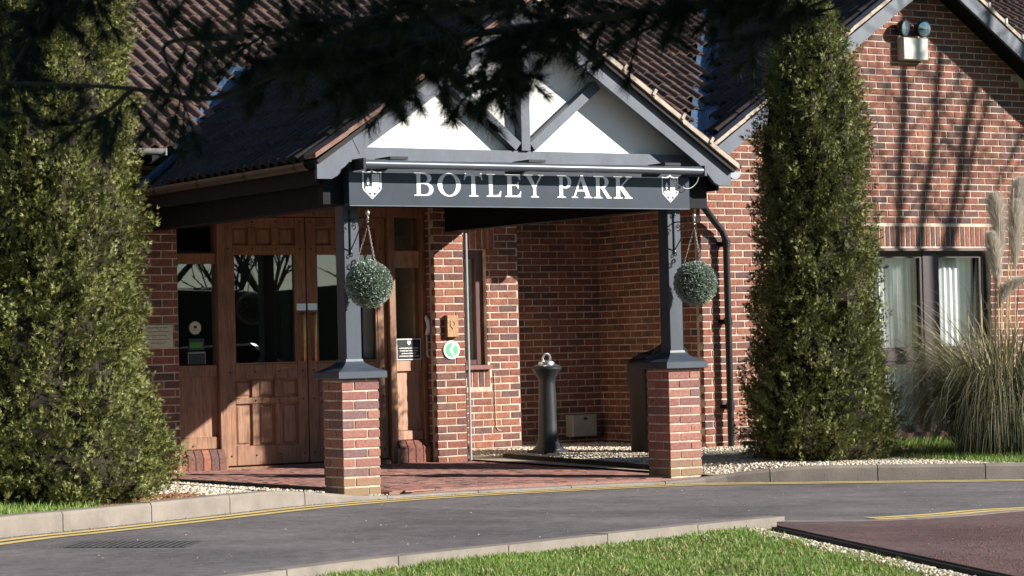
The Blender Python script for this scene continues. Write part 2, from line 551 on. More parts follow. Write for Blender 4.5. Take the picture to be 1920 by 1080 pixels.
def sheet(name, pts, off, mat, thick=0.0, **props):
    """flat sheet (polygon of x, y) lying on the road plane + off"""
    n = len(pts)
    vs_ = [(x, y, zr(x, y) + off) for x, y in pts]
    fs = [tuple(range(n))]
    if thick:
        vs_ += [(x, y, zr(x, y) + off - thick) for x, y in pts]
        for i in range(n):
            j = (i + 1) % n
            fs.append((i, i + n, j + n, j))
    mb = MB(); mb.add(vs_, fs)
    o = mb.build(name, mat, None, **props)
    bm = bmesh.new(); bm.from_mesh(o.data); bmesh.ops.recalc_face_normals(bm, faces=bm.faces)
    if bm.faces and max(bm.faces, key=lambda f: f.calc_area()).normal.z < 0:
        bmesh.ops.reverse_faces(bm, faces=bm.faces)
    bm.to_mesh(o.data); bm.free()
    return o

sheet('ground', [(-300, -300), (300, -300), (300, 300), (-300, 300)], -.12, M['lawn'], kind='structure')

KFAR = catmull([(-9.5, -5.2), (-6.6, -3.85), (-4.82, -2.96), (-3.54, -2.1), (-3.04, -1.85), (-1.94, -1.26), (-.74, -.60), (.43, -.22), (1.58, -.10), (2.55, -.10), (3.3, -.2),
                (3.85, -.52), (4.54, -.92), (5.27, -1.36), (5.75, -1.62), (7.22, -2.4), (9.5, -3.5), (14, -5.6)], 10)
_seg = np.linalg.norm(np.diff(KFAR, axis=0), axis=1)
KS = np.concatenate([[0], np.cumsum(_seg)])
def kfar(s):
    x = np.interp(s, KS, KFAR[:, 0]); y = np.interp(s, KS, KFAR[:, 1])
    x2 = np.interp(s + .05, KS, KFAR[:, 0]); y2 = np.interp(s + .05, KS, KFAR[:, 1])
    x1 = np.interp(s - .05, KS, KFAR[:, 0]); y1 = np.interp(s - .05, KS, KFAR[:, 1])
    t = np.array((x2 - x1, y2 - y1)); t /= np.linalg.norm(t)
    return np.array((x, y)), t
def kfar_y(x):
    return float(np.interp(x, KFAR[:, 0], KFAR[:, 1]))
def kerb_h(x):
    return .022 + .112 * (1 - sstep(-1.1, .35, x)) + .112 * sstep(3.0, 4.15, x)

kerb = MB().build('kerb', None, None, kind='structure') if False else None
kerb = bpy.data.objects.new('kerb', None); COL.objects.link(kerb); kerb['kind'] = 'structure'; kerb.empty_display_size = .1
def kerb_stone(s0, s1, hf, curve, parent, width=.125, name='kerb_stone', mat=None, base=-.1):
    g = .004
    prof = lambda h: [(0, base), (0, h - .022), (.010, h - .004), (.022, h), (width, h), (width, base)]
    rings = []
    dz = random.uniform(-.003, .003)
    for k in range(6):
        s = s0 + g + (s1 - s0 - 2 * g) * k / 5
        p, t = curve(s)
        nrm = np.array((-t[1], t[0]))
        h = hf(p[0]) + dz
        rings.append([(p[0] + nrm[0] * a, p[1] + nrm[1] * a, zr(p[0], p[1]) + b) for a, b in prof(h)])
    mb = MB()
    n = 6
    vs_ = [q for r in rings for q in r]
    fs = [tuple(range(n)), tuple(range(5 * n + n - 1, 5 * n - 1, -1))]
    for i in range(5):
        for k in range(n - 1):
            fs.append((i * n + k, (i + 1) * n + k, (i + 1) * n + k + 1, i * n + k + 1))
    mb.add(vs_, fs)
    return mb.build(name, mat or M['kerb'], parent)
# first joint lined up with the joint seen at the left of the picture
s_at = float(np.interp(-3.04, KFAR[:, 0], KS))
k0 = s_at - .915 * 6
while k0 < KS[-1] - 1:
    kerb_stone(k0, k0 + .915, kerb_h, kfar, kerb)
    k0 += .915

# near kerb, between road and lawn
KN = catmull([(-9.5, -7.9), (-6, -6.55), (-4.09, -5.8), (-3.36, -5.5), (-2.8, -5.26), (-1.49, -4.84), (-.03, -4.37), (.98, -4.09)], 10)
_sn = np.concatenate([[0], np.cumsum(np.linalg.norm(np.diff(KN, axis=0), axis=1))])
def knear(s):
    x = np.interp(s, _sn, KN[:, 0]); y = np.interp(s, _sn, KN[:, 1])
    i = min(len(KN) - 2, max(0, int(np.searchsorted(_sn, s)) - 1))
    t = KN[i + 1] - KN[i]; t = t / np.linalg.norm(t)
    return np.array((x, y)), -t
s = _sn[-1]
while s > .95:
    # curve runs with the road on its left, so the stone is laid from the far end
    def cv(q, s=s):
        return knear(s - q)
    kerb_stone(0, .915, lambda x: .040, cv, kerb, width=.14)
    s -= .915
# flush kerb beside the red path
KR = catmull([(.98, -4.11), (1.2, -4.28), (1.45, -4.45), (1.8, -4.52), (2.3, -4.50), (2.95, -4.42), (4.5, -4.80), (7, -5.9), (11, -7.8)], 10)
_sr = np.concatenate([[0], np.cumsum(np.linalg.norm(np.diff(KR, axis=0), axis=1))])
def kred(q, s0=0):
    s = q
    x = np.interp(s, _sr, KR[:, 0]); y = np.interp(s, _sr, KR[:, 1])
    i = min(len(KR) - 2, max(0, int(np.searchsorted(_sr, s)) - 1))
    t = KR[i + 1] - KR[i]; t = t / np.linalg.norm(t)
    return np.array((x, y)), -t
s = 0
while s < _sr[-1] - 1:
    def cv(q, s=s):
        return kred(s + .915 - q)
    kerb_stone(0, .915, lambda x: .012, cv, kerb, width=.14)
    s += .915

road_pts = [(p[0], p[1] + .05) for p in KFAR] + [(p[0], p[1] - .03) for p in KR[::-1]] + [(p[0], p[1] - .03) for p in KN[:-1][::-1]]
sheet('road', road_pts, 0, M['tarmac'], kind='structure')
def stripe(curve, s0, s1, off, w, z, step=.12):
    vs_, fs = [], []
    n = max(2, int((s1 - s0) / step))
    for i in range(n + 1):
        p, t = curve(s0 + (s1 - s0) * i / n)
        nr = np.array((-t[1], t[0]))
        for d in (off, off + w):
            q = p + nr * d
            vs_.append((q[0], q[1], zr(q[0], q[1]) + z))
        if i:
            a = 2 * i
            fs.append((a - 2, a - 1, a + 1, a))
    return vs_, fs
mb = MB()
for off in (-.20, -.355):
    mb.add(*stripe(kfar, 0.2, KS[-1] - .3, off, .09, .005))
mb.build('road_marking', M['yellow'], None, kind='structure')
mb = MB()
for off in (-.12, -.24):
    mb.add(*stripe(lambda q: (kred(q)[0], -kred(q)[1]), .75, _sr[-1] - .3, -off - .085, .085, .0055))
mb.build('road_marking', M['yellow'], None, kind='structure')

# grit that gathers in the channel against the kerb
def stones(name, P_, size, mat, parent=None, flat=.7, **props):
    """many small stones in one mesh; P_ = Nx3 positions, size = N radii"""
    t = (1 + 5 ** .5) / 2
    iv = np.array([(-1, t, 0), (1, t, 0), (-1, -t, 0), (1, -t, 0), (0, -1, t), (0, 1, t), (0, -1, -t), (0, 1, -t), (t, 0, -1), (t, 0, 1), (-t, 0, -1), (-t, 0, 1)], float)
    iv /= np.linalg.norm(iv[0])
    ifc = np.array([(0, 11, 5), (0, 5, 1), (0, 1, 7), (0, 7, 10), (0, 10, 11), (1, 5, 9), (5, 11, 4), (11, 10, 2), (10, 7, 6), (7, 1, 8), (3, 9, 4), (3, 4, 2), (3, 2, 6), (3, 6, 8), (3, 8, 9), (4, 9, 5), (2, 4, 11), (6, 2, 10), (8, 6, 7), (9, 8, 1)])
    n = len(P_)
    sc = np.asarray(size)[:, None, None]
    V = iv[None] * rng.uniform(.72, 1.25, (n, 12, 1)) * sc
    V[:, :, 0] *= rng.uniform(.8, 1.3, (n, 1)); V[:, :, 2] *= flat
    a = rng.uniform(0, 2 * PI, n); ca, sa = np.cos(a)[:, None], np.sin(a)[:, None]
    X_ = V[:, :, 0] * ca - V[:, :, 1] * sa; Y_ = V[:, :, 0] * sa + V[:, :, 1] * ca
    V = np.stack([X_, Y_, V[:, :, 2]], -1) + np.asarray(P_)[:, None, :]
    F = (ifc[None] + (np.arange(n) * 12)[:, None, None]).reshape(-1, 3)
    return link(name, np_mesh(name, V.reshape(-1, 3), F), mat, parent, **props)

pts, sz = [], []
for i in range(1500):
    s = rng.uniform(2, KS[-1] - 3)
    p, t = kfar(s); nr = np.array((-t[1], t[0]))
    q = p - nr * abs(rng.normal(0, .05))
    pts.append((q[0], q[1], zr(*q) + .001)); sz.append(rng.uniform(.003, .008))
stones('kerb_grit', pts, sz, simple('grit', (.2, .17, .13), .95, .5, 90), None, kind='stuff')
pts, sz = [], []
for i in range(260):
    x = rng.uniform(-4.5, 5.5); y = rng.uniform(-5.2, -.3)
    pts.append((x, y, zr(x, y) + .001)); sz.append(rng.choice([.003, .004, .006, .009], p=[.62, .28, .09, .01]))
stones('road_grit', pts, sz, M['gravel'], None, kind='stuff')

# paving of the entrance porch: block pavers, laid in the real pattern
ZP = .042
def pav_l(y): return .31 - .185 * (y - .3)
def pav_r(y): return 3.47 + .076 * (y - .0)
paving = sheet('pavement', [(pav_l(-.05), -.05), (1.6, .03), (3.3, -.05), (pav_r(.3), .3), (pav_r(4.0), 4.02), (pav_l(4.0), 4.02)], ZP - .0045, simple('paving_joint', (.28, .16, .125), .95, .3, 60), .14, kind='structure')
mb = MB()
cnt = 0
for i in range(-40, 90):
    for j in range(-20, 40):
        # 90 degree herringbone: lattice (1,-1), (2,2) in block widths
        for kind in (0, 1):
            a0, b0 = (i + 2 * j) * .1, (2 * j - i) * .1
            la, lb = .2, .1
            if kind:
                a0 += .2
                la, lb = .1, .2
            cxp = a0 + la / 2; cyp = b0 + lb / 2
            x = -.3 + cxp; y = -.35 + cyp
            if not (kfar_y(x) + .10 < y < 3.96 and pav_l(y) + .03 < x < pav_r(y) - .03):
                continue
            if (y < .42 and (x < .42 or x > 3.05)):
                continue
            if y + lb / 2 < kfar_y(x) + .155:
                continue
            zt = ZP + random.uniform(-.002, .002)
            g = .003
            q = [(x - la / 2 + g, y - lb / 2 + g), (x + la / 2 - g, y - lb / 2 + g), (x + la / 2 - g, y + lb / 2 - g), (x - la / 2 + g, y + lb / 2 - g)]
            q = [(a, max(b, kfar_y(a) + .128)) for a, b in q]
            tl = random.uniform(-.006, .006)
            top = [(a, b, zr(a, b) + zt + tl * (a - x) * 3) for a, b in q]
            bot = [(a, b, zr(a, b) + zt - .012) for a, b in q]
            mb.add(top + bot, [(0, 1, 2, 3), (0, 4, 5, 1), (1, 5, 6, 2), (2, 6, 7, 3), (3, 7, 4, 0)])
            cnt += 1
mb.build('paving_block', M['paver'], paving, kind='stuff')
# smooth concrete strip that finishes the paving at the road
# gravel beds
def bed_left_z(x, y):
    return zr(x, y) + .012 + .09 * sstep(-.1, -1.3, x) if False else zr(x, y) + (.012 + .096 * (1 - sstep(-1.3, .0, x)))
def bed_right_z(x, y):
    return zr(x, y) + .06 + .055 * sstep(3.6, 4.4, x) * (1 - sstep(1.5, 2.5, y) * .5)
def bed(name, xs, ylo, yhi, zf, mat):
    vs_, fs = [], []
    nj = 14
    for x in xs:
        a, b = ylo(x), yhi(x)
        for j in range(nj + 1):
            y = a + (b - a) * j / nj
            vs_.append((x, y, zf(x, y)))
    for i in range(len(xs) - 1):
        for j in range(nj):
            k = i * (nj + 1) + j
            fs.append((k, k + nj + 1, k + nj + 2, k + 1))
    mb = MB(); mb.add(vs_, fs)
    return mb.build(name, mat, None, kind='structure')
bed('gravel_bed', np.linspace(-9, .34, 60), lambda x: kfar_y(x) + .1, lambda x: 3.9, bed_left_z, M['bed'])
bed('gravel_bed', np.linspace(3.46, 5.9, 30), lambda x: kfar_y(x) + .1, lambda x: 5.9, bed_right_z, M['bed'])
bed('gravel_bed', np.linspace(5.9, 7.1, 12), lambda x: .9, lambda x: 5.9, bed_right_z, M['bed'])
bed('grass_verge', np.linspace(5.9, 7.1, 12), lambda x: kfar_y(x) + .1, lambda x: .9, bed_right_z, M['lawn'])
bed('grass_verge', np.linspace(7.1, 13, 40), lambda x: kfar_y(x) + .1, lambda x: 5.9, bed_right_z, M['lawn'])

def scatter(n, x0, x1, y0, y1, ok):
    out = []
    while len(out) < n:
        xs = rng.uniform(x0, x1, 4000); ys = rng.uniform(y0, y1, 4000)
        for x, y in zip(xs, ys):
            if ok(x, y):
                out.append((x, y))
                if len(out) >= n:
                    break
    return out
L_ = scatter(8500, -3.2, .4, -2.2, 3.8, lambda x, y: y > kfar_y(x) + .14 and x < pav_l(y) - .03 and not (x < -2.2 and y > 1) and not (-.02 < x < .36 and -.03 < y < .36) and (x > -2.62))
pts = [(x, y, bed_left_z(x, y) + .003) for x, y in L_]
stones('gravel', pts, rng.uniform(.008, .017, len(pts)), M['gravel'], None, kind='stuff')
R_ = scatter(13000, 3.5, 7.1, -2.1, 5.75, lambda x, y: y > kfar_y(x) + .14 and x > pav_r(y) + .06 and (y < 3.8 or x < 6.3) and (x < 5.9 or y > .9))
pts = [(x, y, bed_right_z(x, y) + .003) for x, y in R_]
stones('gravel', pts, rng.uniform(.008, .017, len(pts)), M['gravel'], None, kind='stuff')
# fallen leaf litter under the left conifer
L2 = scatter(1500, -2.9, -1.5, -2.0, -.3, lambda x, y: kfar_y(x) + .14 < y < kfar_y(x) + .75)
pts = [(x, y, bed_left_z(x, y) + .012) for x, y in L2]
stones('leaf_litter', pts, rng.uniform(.006, .016, len(pts)), M['leaf_litter'], None, .35, kind='stuff')

# edging boards of the beds beside the paving
def board(name, p0, p1, z0, z1, w, mat, parent=None, segs=1, **pr):
    a, b = np.array(p0, float), np.array(p1, float)
    t = (b - a) / np.linalg.norm(b - a); nr = np.array((-t[1], t[0])) * w
    q = [a, b, b + nr, a + nr]
    mb = MB()
    vs_ = [(x, y, zr(x, y) + z0) for x, y in q] + [(x, y, zr(x, y) + z1) for x, y in q]
    mb.add(vs_, [(3, 2, 1, 0), (4, 5, 6, 7), (0, 1, 5, 4), (1, 2, 6, 5), (2, 3, 7, 6), (3, 0, 4, 7)])
    return mb.build(name, mat, parent, **pr)
tag(board('edging_board', (pav_r(.34) + .05, .34), (pav_r(3.83) + .05, 3.83), -.05, ZP + .062, -.045, M['edging']),
    'dark timber edging holding gravel beside the red paving in the porch', 'edging board')
tag(board('edging_board', (pav_l(.3) - .02, .36), (pav_l(3.8) - .02, 3.8), -.06, ZP + .006, .035, M['edging']),
    'low dark edging between the red paving and the pale gravel by the left pier', 'edging board')

# lawn and red path in the foreground
E0, E1 = np.array((.72, -4.47)), np.array((-1.16, -9.88))
ED = (E1 - E0) / np.linalg.norm(E1 - E0)
EN = np.array((ED[1], -ED[0]))        # towards the lawn (-x side)
lawn_pts = [tuple(E0 + EN * .09)] + [tuple(E0 + ED * 14 + EN * .09), (-9.5, -18), (-12, -10)]
lawn_pts += [(p[0] + .05, p[1] - .13) for p in KN[:-1]]
lawn_pts += [(.62, -4.36)]
LZ = -.030
lawn = sheet('lawn', lawn_pts, LZ, M['lawn'], .05, kind='structure')
path_pts = [(p[0], p[1] - .12) for p in KR[2:]] + [(11, -22), tuple(E0 + ED * 14 - EN * .03), tuple(E0 - EN * .03)]
path_pts = path_pts[::-1]
sheet('path', path_pts, .010, M['tarmac_red'], .08, kind='structure')
tag(board('edging_board', tuple(E0), tuple(E0 + ED * 12), -.08, .0, .03, M['edging']),
    'dark timber edging board between the green lawn and the red tarmac path', 'edging board')

def in_poly(x, y, poly):
    c = False
    n = len(poly)
    for i in range(n):
        x1, y1 = poly[i]; x2, y2 = poly[(i + 1) % n]
        if (y1 > y) != (y2 > y) and x < (x2 - x1) * (y - y1) / (y2 - y1) + x1:
            c = not c
    return c

def grass(name, P_, hmin, hmax, mat, wid=.0026, lean=.5, **props):
    P_ = np.asarray(P_, float); n = len(P_)
    h = rng.uniform(hmin, hmax, n) * rng.uniform(.7, 1.2, n)
    a = rng.uniform(0, 2 * PI, n); b = rng.uniform(0, 2 * PI, n)
    ln = rng.uniform(.05, lean, n) * h
    wx, wy = np.cos(b) * wid, np.sin(b) * wid
    dx, dy = np.cos(a) * ln, np.sin(a) * ln
    z = np.zeros(n)
    v = np.stack([P_ + np.stack([-wx, -wy, z], 1), P_ + np.stack([wx, wy, z], 1),
                  P_ + np.stack([wx * .8 + dx * .4, wy * .8 + dy * .4, h * .6], 1), P_ + np.stack([-wx * .8 + dx * .4, -wy * .8 + dy * .4, h * .6], 1),
                  P_ + np.stack([dx, dy, h], 1)], 1).reshape(-1, 3)
    o = np.arange(n)[:, None] * 5
    F = np.concatenate([o + np.array([[0, 1, 2]]), o + np.array([[0, 2, 3]]), o + np.array([[3, 2, 4]])], 0)
    return link(name, np_mesh(name, v, F), mat, None, **props)

PXN = 90000
xs = rng.uniform(-4.6, 1.2, PXN * 3); ys = rng.uniform(-9.2, -4.2, PXN * 3)
keep = []
for x, y in zip(xs, ys):
    px_, py_, _ = pix((x, y, 0))
    if -40 < px_ < 2000 and py_ < 1130 and in_poly(x, y, lawn_pts):
        # sparse near the timber edging where pale gravel shows
        d = abs((np.array((x, y)) - E0) @ EN) - .09
        patch = noise.noise((x * 2.1, y * 2.1, 0))
        if d < .16 + .1 * patch and rng.random() < .75:
            continue
        keep.append((x, y, zr(x, y) + LZ))
    if len(keep) >= PXN:
        break
kk = np.array(keep)
pn = np.array([noise.noise((x * 1.3, y * 1.3, 3)) + .5 * noise.noise((x * 4, y * 4, 7)) for x, y, z in keep])
for lo, hi, h0, h1 in ((-9, -.12, .014, .028), (-.12, .18, .018, .036), (.18, 9, .024, .048)):
    grass('grass', kk[(pn >= lo) & (pn < hi)], h0, h1, M['grass'], .0028, .75, kind='stuff')
grass('dead_grass', kk[rng.random(len(kk)) < .045], .02, .05, simple('dead_grass_blade', (.42, .36, .2), .8, .2, 30), .0026, .95, kind='stuff')
grass('clover', kk[(rng.random(len(kk)) < .10) & (pn < -.2)], .014, .03, foliage_mat('clover_leaf', [(.05, .12, .02), (.08, .16, .03)], .25, .5), .006, .9, kind='stuff')
lf = kk[rng.random(len(kk)) < .0016] + np.array((0, 0, .03))
stones('fallen_leaves', lf, rng.uniform(.008, .016, len(lf)), M['leaf_litter'], None, .3, kind='stuff')
pts = []
for i in range(2600):
    q = E0 + ED * rng.uniform(0.02, 6) + EN * (.06 + abs(rng.normal(0, .07)))
    pts.append((q[0], q[1], zr(*q) + LZ + .008))
for i in range(260):
    q = np.array((rng.uniform(.1, .72), 0)); q[1] = float(np.interp(q[0], KN[:, 0], KN[:, 1])) - .13 - abs(rng.normal(0, .06))
    pts.append((q[0], q[1], zr(*q) + LZ + .008))
stones('gravel', pts, rng.uniform(.007, .017, len(pts)), M['gravel'], None, kind='stuff')
pts = []
for i in range(16000):
    x = rng.uniform(-1.2, 1.8); y = rng.uniform(-9, -5.2)
    q = np.array((x, y)); d = -(q - E0) @ EN
    e = -6.0 + .9 * (x - .6) + .25 * noise.noise((x * 2.2, y * 2.2, 1)) - y
    if d > .03 and rng.random() < .05 + .5 * sstep(-.05, .5, e):
        pts.append((x, y, zr(x, y) + .010))
stones('red_chippings', pts, rng.uniform(.002, .0065, len(pts)), M['red_chips'], None, kind='stuff')
# grass strips behind the kerbs
gp = [(x, y, bed_left_z(x, y)) for x, y in scatter(7000, -5.0, -2.55, -3.2, .2, lambda x, y: kfar_y(x) + .13 < y < kfar_y(x) + 1.6 and x < -2.62 + .15 * noise.noise((x * 4, y * 4, 0)))]
grass('grass', gp, .03, .07, M['grass'], .0035, .7, kind='stuff')
gp = [(x, y, bed_right_z(x, y)) for x, y in scatter(26000, 5.55, 9.8, -3.6, 3.7, lambda x, y: kfar_y(x) + .16 < y < 3.7 and (y < .9 or x > 7.1) and x > 5.75 + .12 * noise.noise((x * 4, y * 4, 0)))]
grass('grass', gp, .03, .065, M['grass'], .0035, .7, kind='stuff')

# drain cover in the road
dc = thing('drain_cover', 'rectangular chequered iron drain cover set flush in the tarmac near the left kerb', 'drain cover', (-3.1, -3.12, zr(-3.1, -3.12)))
c0 = np.array((-3.1, -3.12)); ax = np.array((.80, -.6)); ay = np.array((.6, .8))
mb = MB()
def dpt(a, b, z):
    q = c0 + ax * a + ay * b
    return (q[0], q[1], zr(*q) + z)
mb.add([dpt(-.38, -.24, .002), dpt(.38, -.24, .002), dpt(.38, .24, .002), dpt(-.38, .24, .002)], [(0, 1, 2, 3)])
mb.build('cover_plate', simple('iron_plate', (.045, .04, .04), .7, .3, 40), dc)
mb = MB()
for i in range(18):
    for j in range(12):
        a = -.36 + i * .0424; b = -.225 + j * .041
        r1 = [dpt(a - .013, b, .003), dpt(a, b - .013, .003), dpt(a + .013, b, .003), dpt(a, b + .013, .003)]
        r2 = [dpt(a - .009, b, .006), dpt(a, b - .009, .006), dpt(a + .009, b, .006), dpt(a, b + .009, .006)]
        mb.add(r1 + r2, [(4, 5, 6, 7), (0, 1, 5, 4), (1, 2, 6, 5), (2, 3, 7, 6), (3, 0, 4, 7)])
mb.build('raised_stud', simple('worn_iron', (.075, .07, .07), .6, .3, 40), dc, kind='stuff')

# ------------------------------------------------------------------ brickwork
CO = .075
_bcache = {}
def brick_mesh(lu, lz, axis, mat):
    """one brick: face towards -Y (axis 'x'), -X (axis 'y')"""
    key = (round(lu, 3), round(lz, 3), axis, mat.name)
    if key in _bcache:
        return _bcache[key]
    c = .004; dp = .06
    x, z = lu / 2, lz / 2
    vs_ = [(-x, dp, -z), (x, dp, -z), (x, dp, z), (-x, dp, z), (-x, c, -z), (x, c, -z), (x, c, z), (-x, c, z),
           (-x + c, 0, -z + c), (x - c, 0, -z + c), (x - c, 0, z - c), (-x + c, 0, z - c)]
    fs = [(8, 9, 10, 11), (4, 5, 9, 8), (5, 6, 10, 9), (6, 7, 11, 10), (7, 4, 8, 11), (0, 1, 5, 4), (1, 2, 6, 5), (2, 3, 7, 6), (3, 0, 4, 7)]
    if axis == 'y':      # local x -> world -y, local y (depth) -> world +x
        vs_ = [(b, -a, cz) for a, b, cz in vs_]
    elif axis == 'yr':   # facing +X
        vs_ = [(-b, a, cz) for a, b, cz in vs_]
    mb = MB(); mb.add(vs_, fs)
    me = mb.mesh('brick')
    me.materials.append(mat)
    _bcache[key] = me
    return me

def wall_bricks(pool, wall, axis, pos, u0, u1, z0, z1, holes=(), phase=0, mat=None, clip=None, soldiers=()):
    """fill [u0,u1]x[z0,z1] with stretcher bond. axis 'x': face on plane y=pos looking -y, u = x. axis 'y': plane x=pos looking -x, u = y."""
    mat = mat or M['brick']
    k = int(math.floor(z0 / CO))
    while k * CO < z1 - .02:
        zb = k * CO + .0065; zc = k * CO + .0375
        if zb < z0 - .04 or zb + .062 > z1 + .012:
            k += 1; continue
        spans = [(u0, u1)]
        for (a, b, c, d) in holes:
            if zc > c and zc < d:
                ns = []
                for (p, q) in spans:
                    if b <= p or a >= q:
                        ns.append((p, q)); continue
                    if a - p > .03: ns.append((p, a))
                    if q - b > .03: ns.append((b, q))
                spans = ns
        start = u0 - .225 * 2 + (.1125 if (k + phase) % 2 else 0)
        u = start
        while u < u1:
            a, b = u + .0065, u + .2185
            for (p, q) in spans:
                aa, bb = max(a, p + .002), min(b, q - .002)
                if bb - aa > .025:
                    uc = (aa + bb) / 2
                    if clip is None or clip(uc, zc, bb - aa):
                        pool.append((wall, axis, pos, uc, zc, bb - aa, .062, mat))
            u += .225
        k += 1
    for (a, b, zlo, h) in soldiers:
        n = max(1, round((b - a) / .075))
        w = (b - a) / n
        for i in range(n):
            pool.append((wall, axis, pos, a + w * (i + .5), zlo + h / 2, w - .012, h - .012, mat))

def place_bricks(pool, building, limit, vis=None):
    """the bricks that show largest become parts, the rest one mesh"""
    items = []
    for it in pool:
        wall, axis, pos, uc, zc, lu, lz, mat = it
        p = (uc, pos, zc) if axis == 'x' else (pos, uc, zc)
        px_, py_, d = pix(p)
        seen = -10 < px_ < 1930 and -10 < py_ < 1090 and (vis is None or vis(px_, py_, it))
        items.append((0 if seen else 1, d * (1.0 if axis == 'x' else 1.75), it, p))
    items.sort(key=lambda q: (q[0], q[1]))
    rest = {}
    for i, (sflag, d, it, p) in enumerate(items):
        wall, axis, pos, uc, zc, lu, lz, mat = it
        me = brick_mesh(lu, lz, axis, mat)
        j = Vector((random.uniform(-.0015, .0015), random.uniform(-.0015, .0015), random.uniform(-.0012, .0012)))
        if i < limit and sflag == 0:
            o = bpy.data.objects.new('brick', me)
            COL.objects.link(o)
            o.parent = wall
            o.location = Vector(p) + j
            o.rotation_euler = (random.uniform(-.006, .006), random.uniform(-.006, .006), random.uniform(-.006, .006))
        else:
            rest.setdefault(mat.name, (mat, MB()))[1].add([Vector(v.co) + Vector(p) + j for v in me.vertices], [tuple(f.vertices) for f in me.polygons])
    for nm, (mat, mb) in rest.items():
        mb.build('brickwork', mat, building, kind='stuff')

REC = .006
# ------------------------------------------------------------------ hotel building
YW = 3.85
hotel = thing('hotel_building', 'red brick hotel range with brown pantile roof, oak entrance doors and deep recess', 'building', (1.7, 4.0, .05))
pool = []
# left wall
mb = MB().box(-7, .345, YW + REC, YW + .25, -.25, 3.02)
wl = mb.build('wall', M['mortar'], hotel)
wall_bricks(pool, wl, 'x', YW, -6.9, .345, -.15, 2.9, phase=0)
# wall above the doors
MB().box(.345, 3.08, YW + REC + .2, YW + .25, 2.46, 3.02).build('wall', M['mortar'], hotel)
# pier between door and recess
mb = MB().box(3.085, 3.43 - REC, YW + REC, 5.04, -.2, 3.02)
wp = mb.build('wall', M['mortar'], hotel)
wall_bricks(pool, wp, 'x', YW, 3.08, 3.43, -.15, 2.9, phase=1)
wall_bricks(pool, wp, 'y', 3.08, YW + .1, 4.08, -.15, 2.9, phase=0)
# window wall in the recess
YB = 5.04
BW = (3.62, 4.40, .95, 2.16)
mb = MB()
mb.box(3.43, BW[0], YB + REC, YB + .2, -.2, 3.02); mb.box(BW[1], 4.80 - REC, YB + REC, 5.8, -.2, 3.02)
mb.box(BW[0], BW[1], YB + REC, YB + .2, -.2, BW[2] - .0); mb.box(BW[0], BW[1], YB + REC, YB + .2, BW[3], 3.02)
wb = mb.build('wall', M['mortar'], hotel)
wall_bricks(pool, wb, 'x', YB, 3.43, 4.80, -.15, 2.9, holes=[(BW[0] - .15, BW[1] + .11, BW[3], BW[3] + .23), (BW[0], BW[1], BW[2], BW[3]), (BW[0], BW[1] + .03, .70, BW[2])], phase=0,
            soldiers=[(BW[0] - .15, BW[1] + .11, BW[3] + .0, .225), (BW[0], BW[1] + .03, .715, .19)])
# back wall of the recess
YC = 5.8
wc = MB().box(4.80, 6.36, YC + REC, YC + .2, -.2, 3.02).build('wall', M['mortar'], hotel)
wall_bricks(pool, wc, 'x', YC, 4.78, 6.335, -.15, 2.9, phase=1)
place_bricks(pool, hotel, 298, lambda x, y, it: not (x < 250) and y < 930)

# window in the recess wall
wf = MB()
x0, x1, z0, z1 = BW
y0 = YB + .06
for a, b, c, d in ((x0, x0 + .07, z0, z1), (x1 - .10, x1, z0, z1), (x0 + .07, x1 - .10, z1 - .09, z1), (x0 + .07, x1 - .10, z0, z0 + .06)):
    wf.cbox(a, b, y0, y0 + .07, c, d)
w_ = wf.build('window', M['brown_frame'], hotel)
MB().box(x0 + .07, x1 - .10, y0 + .03, y0 + .036, z0 + .06, z1 - .09).build('pane', M['glass'], w_)
MB().box(x0 - .02, x1 + .03, YB - .05, YB + .06, z0 - .045, z0).build('sill', simple('tile_sill', (.2, .08, .06), .6, .2, 20), w_)
cu = MB().box(x0 + .05, x1 - .05, YB + .2, YB + .21, z0, z1)
tag(cu.build('roller_blind', simple('pale_blind', (.5, .5, .44), .9, .06, 5)), 'pale blind behind the small window of the recess', 'blind')

